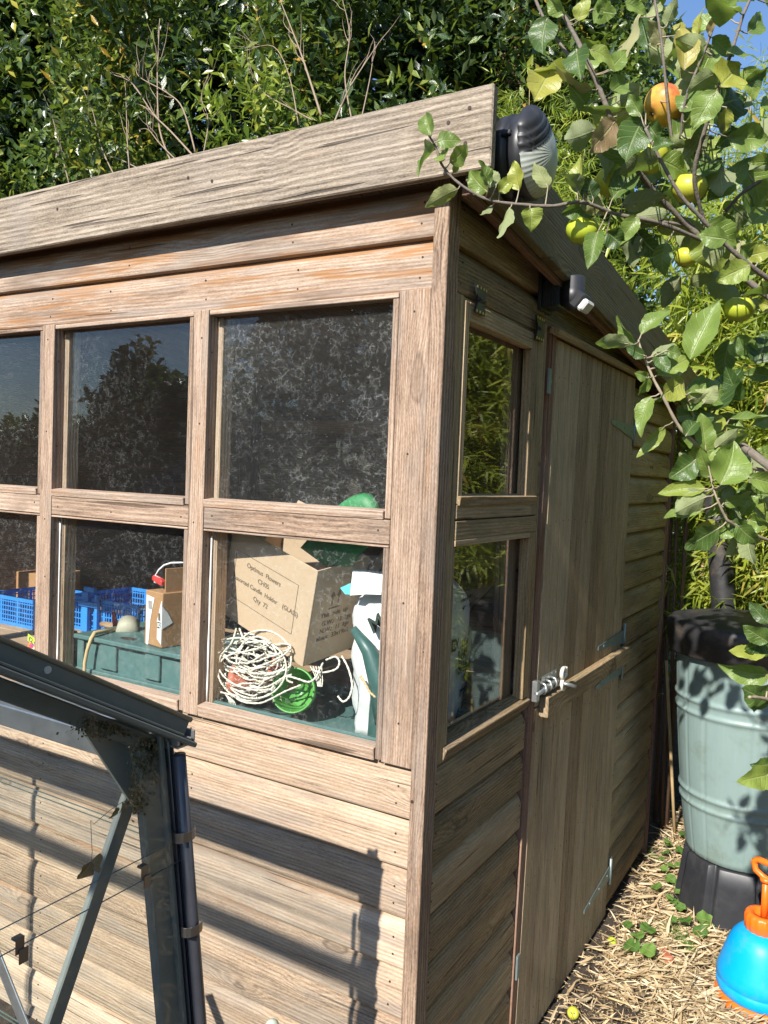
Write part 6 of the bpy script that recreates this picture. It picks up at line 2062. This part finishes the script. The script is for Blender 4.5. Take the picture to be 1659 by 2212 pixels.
H1 = Z(.5, 0, 0)
for pts, y_, r in (([(850, 690), (740, 570), (660, 490), (580, 370), (520, 330)], 2.25, .006), ([(845, 660), (790, 470), (720, 400), (600, 330), (590, 270)], 2.3, .005),
                   ([(740, 700), (690, 560), (680, 350), (685, 200), (690, 80)], 2.4, .006), ([(1388, 500), (1340, 350), (1300, 230), (1250, 100), (1210, 0)], 2.5, .007),
                   ([(1440, 540), (1500, 400), (1560, 300), (1640, 180)], 2.45, .006), ([(560, 750), (550, 600), (545, 450), (540, 330)], 2.2, .004),
                   ([(500, 770), (440, 640), (400, 480), (350, 370)], 2.1, .004), ([(300, 800), (260, 640), (220, 480)], 1.9, .004),
                   ([(880, 660), (900, 520), (870, 420), (900, 330)], 2.35, .004), ([(1520, 520), (1490, 330), (1510, 150), (1480, 0)], 2.6, .005),
                   ([(1350, 520), (1240, 460), (1150, 410), (1090, 330)], 2.45, .004), ([(760, 690), (690, 620), (640, 560), (600, 560)], 2.3, .004),
                   ([(620, 740), (520, 690), (420, 660), (385, 610)], 2.2, .004), ([(1560, 520), (1600, 330), (1620, 180)], 2.6, .004), ([(1290, 540), (1250, 330), (1180, 200), (1060, 220)], 2.55, .004)):
    twigs([H1(*q) for q in pts], y_, r)
# brown seed heads on the bramble
mb = MB()
for k in range(70):
    u, v = R3.gauss(1120, 18), R3.uniform(10, 190)
    c = at(u + (v - 90) * -.05, v, y=3.25 + R3.uniform(-.1, .1))
    for q in range(5):
        ico(mb, c + np.array([R3.gauss(0, .012) for _ in range(3)]), .006, 1, 0, .1)
for u, v in ((1170, 62), (1300, 105), (1475, 130), (1360, 195), (1135, 60)):
    for q in range(10):
        ico(mb, at(u + R3.gauss(0, 6), v + R3.gauss(0, 6), y=3.3), .008, 1, 0, .1)
mb.build('seed_heads', plain('brown_seed_head', (0.20, 0.10, 0.055), .8, var=.4, scale=20), bpy.data.objects['bramble_bush'])


def bamboo(label, base, ht, ncane, nspr, leaf, wr, lean, seed, spreadr=.35, zmin=.25, group='bamboo clumps beyond the water butt', tone=(.1, .9), rx=.55, cane_r=.010):
    r = random.Random(seed)
    b = thing('bamboo_clump', label, 'bamboo', (base[0], base[1], -.02), group)
    O, A = [], []
    for k in range(ncane):
        a, q = r.uniform(0, 6.28), r.uniform(0, spreadr)
        p = np.array((base[0] + q * math.cos(a), base[1] + q * math.sin(a), -.02))
        hh_ = ht * r.uniform(.7, 1.08)
        ln = np.array((lean[0] + r.gauss(0, .10), lean[1] + r.gauss(0, .10)))
        path = []
        for i in range(9):
            t = i / 8
            path.append(p + np.array((ln[0] * hh_ * t ** 2.2 * .35, ln[1] * hh_ * t ** 2.2 * .35, hh_ * (t - .06 * t ** 4))))
        mb = MB()
        mb.tube(spline(path, 3), [cane_r * (1 - .7 * i / 24) for i in range(25)], 7)
        mb.build('cane', CANE if r.random() < .7 else DARKCANE, b)
        for i in range(int(3.0 * nspr / ncane)):
            t = zmin + (1 - zmin) * r.random() ** .75
            j = min(7, int(t * 8))
            f = t * 8 - j
            c = path[j] * (1 - f) + path[j + 1] * f
            a = r.uniform(0, 6.28)
            o = r.uniform(.05, rx) * (1 - .4 * t)
            O.append(c + np.array((math.cos(a) * o, math.sin(a) * o, r.uniform(-.10, .12))))
            A.append((math.cos(a) * .9, math.sin(a) * .9, r.uniform(-.5, .35)))
    O, A = np.array(O), np.array(A, float)
    sprays('foliage', BAMBOO, b, O, A, 8, leaf, wr, RNG.uniform(.06, .16, len(O)), tone, 'lance', .35, 3, (-.35, .02), .75, .6)
    return b


bamboo('bamboo clump with long arching leaves directly behind the shed corner', (.42, 3.15), 3.3, 9, 620, .125, .115, (-.25, -.35), 1)
bamboo('bamboo clump behind the black pipe and water butt', (.95, 3.0), 3.4, 9, 680, .125, .115, (-.15, -.35), 2)
bamboo('bamboo clump at the far right, nearest the apple tree', (1.55, 2.7), 3.4, 9, 620, .13, .115, (-.3, -.2), 3)
bamboo('bamboo clump closest behind the water butt lid', (.62, 2.72), 3.1, 8, 560, .105, .115, (-.1, -.15), 11)
bamboo('bamboo clump closest behind the apple branches', (1.15, 2.42), 3.3, 8, 560, .105, .115, (-.2, -.1), 12)
bamboo('fine leaved bamboo clump rising beside the open sky', (.15, 3.9), 4.4, 9, 900, .105, .10, (0, -.1), 4)
bamboo('tall fine leaved bamboo clump behind the others', (.95, 4.0), 4.6, 9, 900, .105, .10, (.05, -.1), 5)
bamboo('fine feathery bamboo tuft above the right end of the fascia', (-.72, 2.72), 3.95, 8, 520, .085, .085, (-.1, -.1), 6, .20, .6, None, (.15, .8), .30, .006)
bamboo('bamboo clump at the right edge of the garden, mirrored in the side window', (2.2, 3.3), 3.6, 9, 560, .13, .115, (-.3, -.1), 8)
shrub('dense_hedge', 'dense dark hedge low behind the bamboo, left of the black pipe', 'hedge', (-.1, 5.0), (1.2, .6, 1.7), 1.5, 900, 9, .10, .5, LAUREL, 3.3, (0, .7), -.7, 3, .05, .2, 'hedge behind the bamboo')
shrub('dense_hedge', 'dense dark hedge low behind the bamboo, right of the black pipe', 'hedge', (1.7, 5.1), (1.3, .6, 1.7), 1.5, 900, 9, .10, .5, LAUREL, 6.3, (0, .7), -.7, 3, .05, .2, 'hedge behind the bamboo')
# light-blocking laurels, then garden behind the viewpoint mirrored in the glass
BK = 'boundary planting mirrored in the front windows'
for x_, y_, w_, z_, lb in ((3.6, -2.6, 1.2, 2.0, 'unseen tall laurel added to block skylight, nearest the viewpoint'), (3.7, -0.4, 1.2, 2.1, 'unseen tall laurel added to block skylight, beside the apple tree'), (3.6, 1.7, 1.1, 2.1, 'unseen tall laurel added to block skylight, beside the bamboo')):
    shrub('sky_blocking_laurel', lb, 'shrub', (x_, y_), (w_, 1.3, z_), z_, 900, 9, .16, .5, LAUREL, x_ + y_, (0, .8), -.7, 2, .1, .3, 'unseen laurels added to block skylight')  # out of view, added to keep skylight off the side wall
for x_, y_, rx_, rz_, cz_, lb in ((-18.5, -9.6, 3.2, 1.6, 1.2, 'rounded boundary shrub mirrored in the glass, furthest from the greenhouse'), (-14.0, -9.4, 2.6, 1.5, 1.1, 'rounded boundary shrub mirrored low in the second front window'), (-11.8, -9.8, .8, 1.6, 2.3, 'pointed boundary conifer mirrored in the second front window'), (-10.0, -9.2, 2.0, 1.7, 1.6, 'rounded boundary tree mirrored beside the pointed conifer'), (-6.6, -9.4, 2.6, 2.8, 2.6, 'tall boundary tree mirrored in the nearest front window'), (-3.4, -9.4, 2.0, 2.5, 2.4, 'tall boundary tree mirrored at the corner end of the nearest front window')):
    shrub('boundary_tree', lb, 'tree', (x_, y_), (rx_, 1.0, rz_), cz_, 900, 8, .26, .5, LAUREL, x_, (0, .8), -.6, 2, .1, .2, BK)

# ================================================================== light, sky, camera
SUNV = nrm((0.008, -1.0, 0.74))
w = bpy.data.worlds.new('World')
scn.world = w
w.use_nodes = True
nt = w.node_tree
bg = nt.nodes['Background']
sky = nt.nodes.new('ShaderNodeTexSky')
sky.sky_type = 'NISHITA'
sky.sun_disc = False
sky.sun_elevation = math.asin(SUNV[2])
sky.sun_rotation = PI - math.radians(1.7)
sky.air_density = 1.0
sky.dust_density = 0.3
sky.ozone_density = 5.0
nt.links.new(sky.outputs[0], bg.inputs[0])
bg.inputs[1].default_value = 0.12
sl = bpy.data.lights.new('sun', 'SUN')
sl.energy = 5.0
sl.angle = math.radians(0.5)
sl.color = (1.0, 0.945, 0.87)
so = bpy.data.objects.new('sun', sl)
COL.objects.link(so)
so.location = (0, -6, 8)
so.rotation_euler = Vector(SUNV).to_track_quat('Z', 'Y').to_euler()

cam = bpy.data.cameras.new('camera')
co_ = bpy.data.objects.new('camera', cam)
COL.objects.link(co_)
cam.sensor_fit = 'VERTICAL'
cam.sensor_height = 36.0
cam.lens = 36.0 * FOC / 2212.0
cam.clip_start = 0.02
cam.clip_end = 400
co_.matrix_world = Matrix(((AR[0], AU[0], -AF[0], CAM[0]), (AR[1], AU[1], -AF[1], CAM[1]), (AR[2], AU[2], -AF[2], CAM[2]), (0, 0, 0, 1)))
scn.camera = co_
scn.view_settings.view_transform = 'Standard'
scn.view_settings.look = 'None'
scn.view_settings.gamma = 1.0
scn.view_settings.exposure = 0.82
scn.cycles.max_bounces = 8
scn.cycles.diffuse_bounces = 4
scn.cycles.glossy_bounces = 4
scn.cycles.transparent_max_bounces = 24
scn.cycles.caustics_reflective = False
scn.cycles.caustics_refractive = False
scn.cycles.sample_clamp_indirect = 6.0
scn.cycles.use_denoising = True
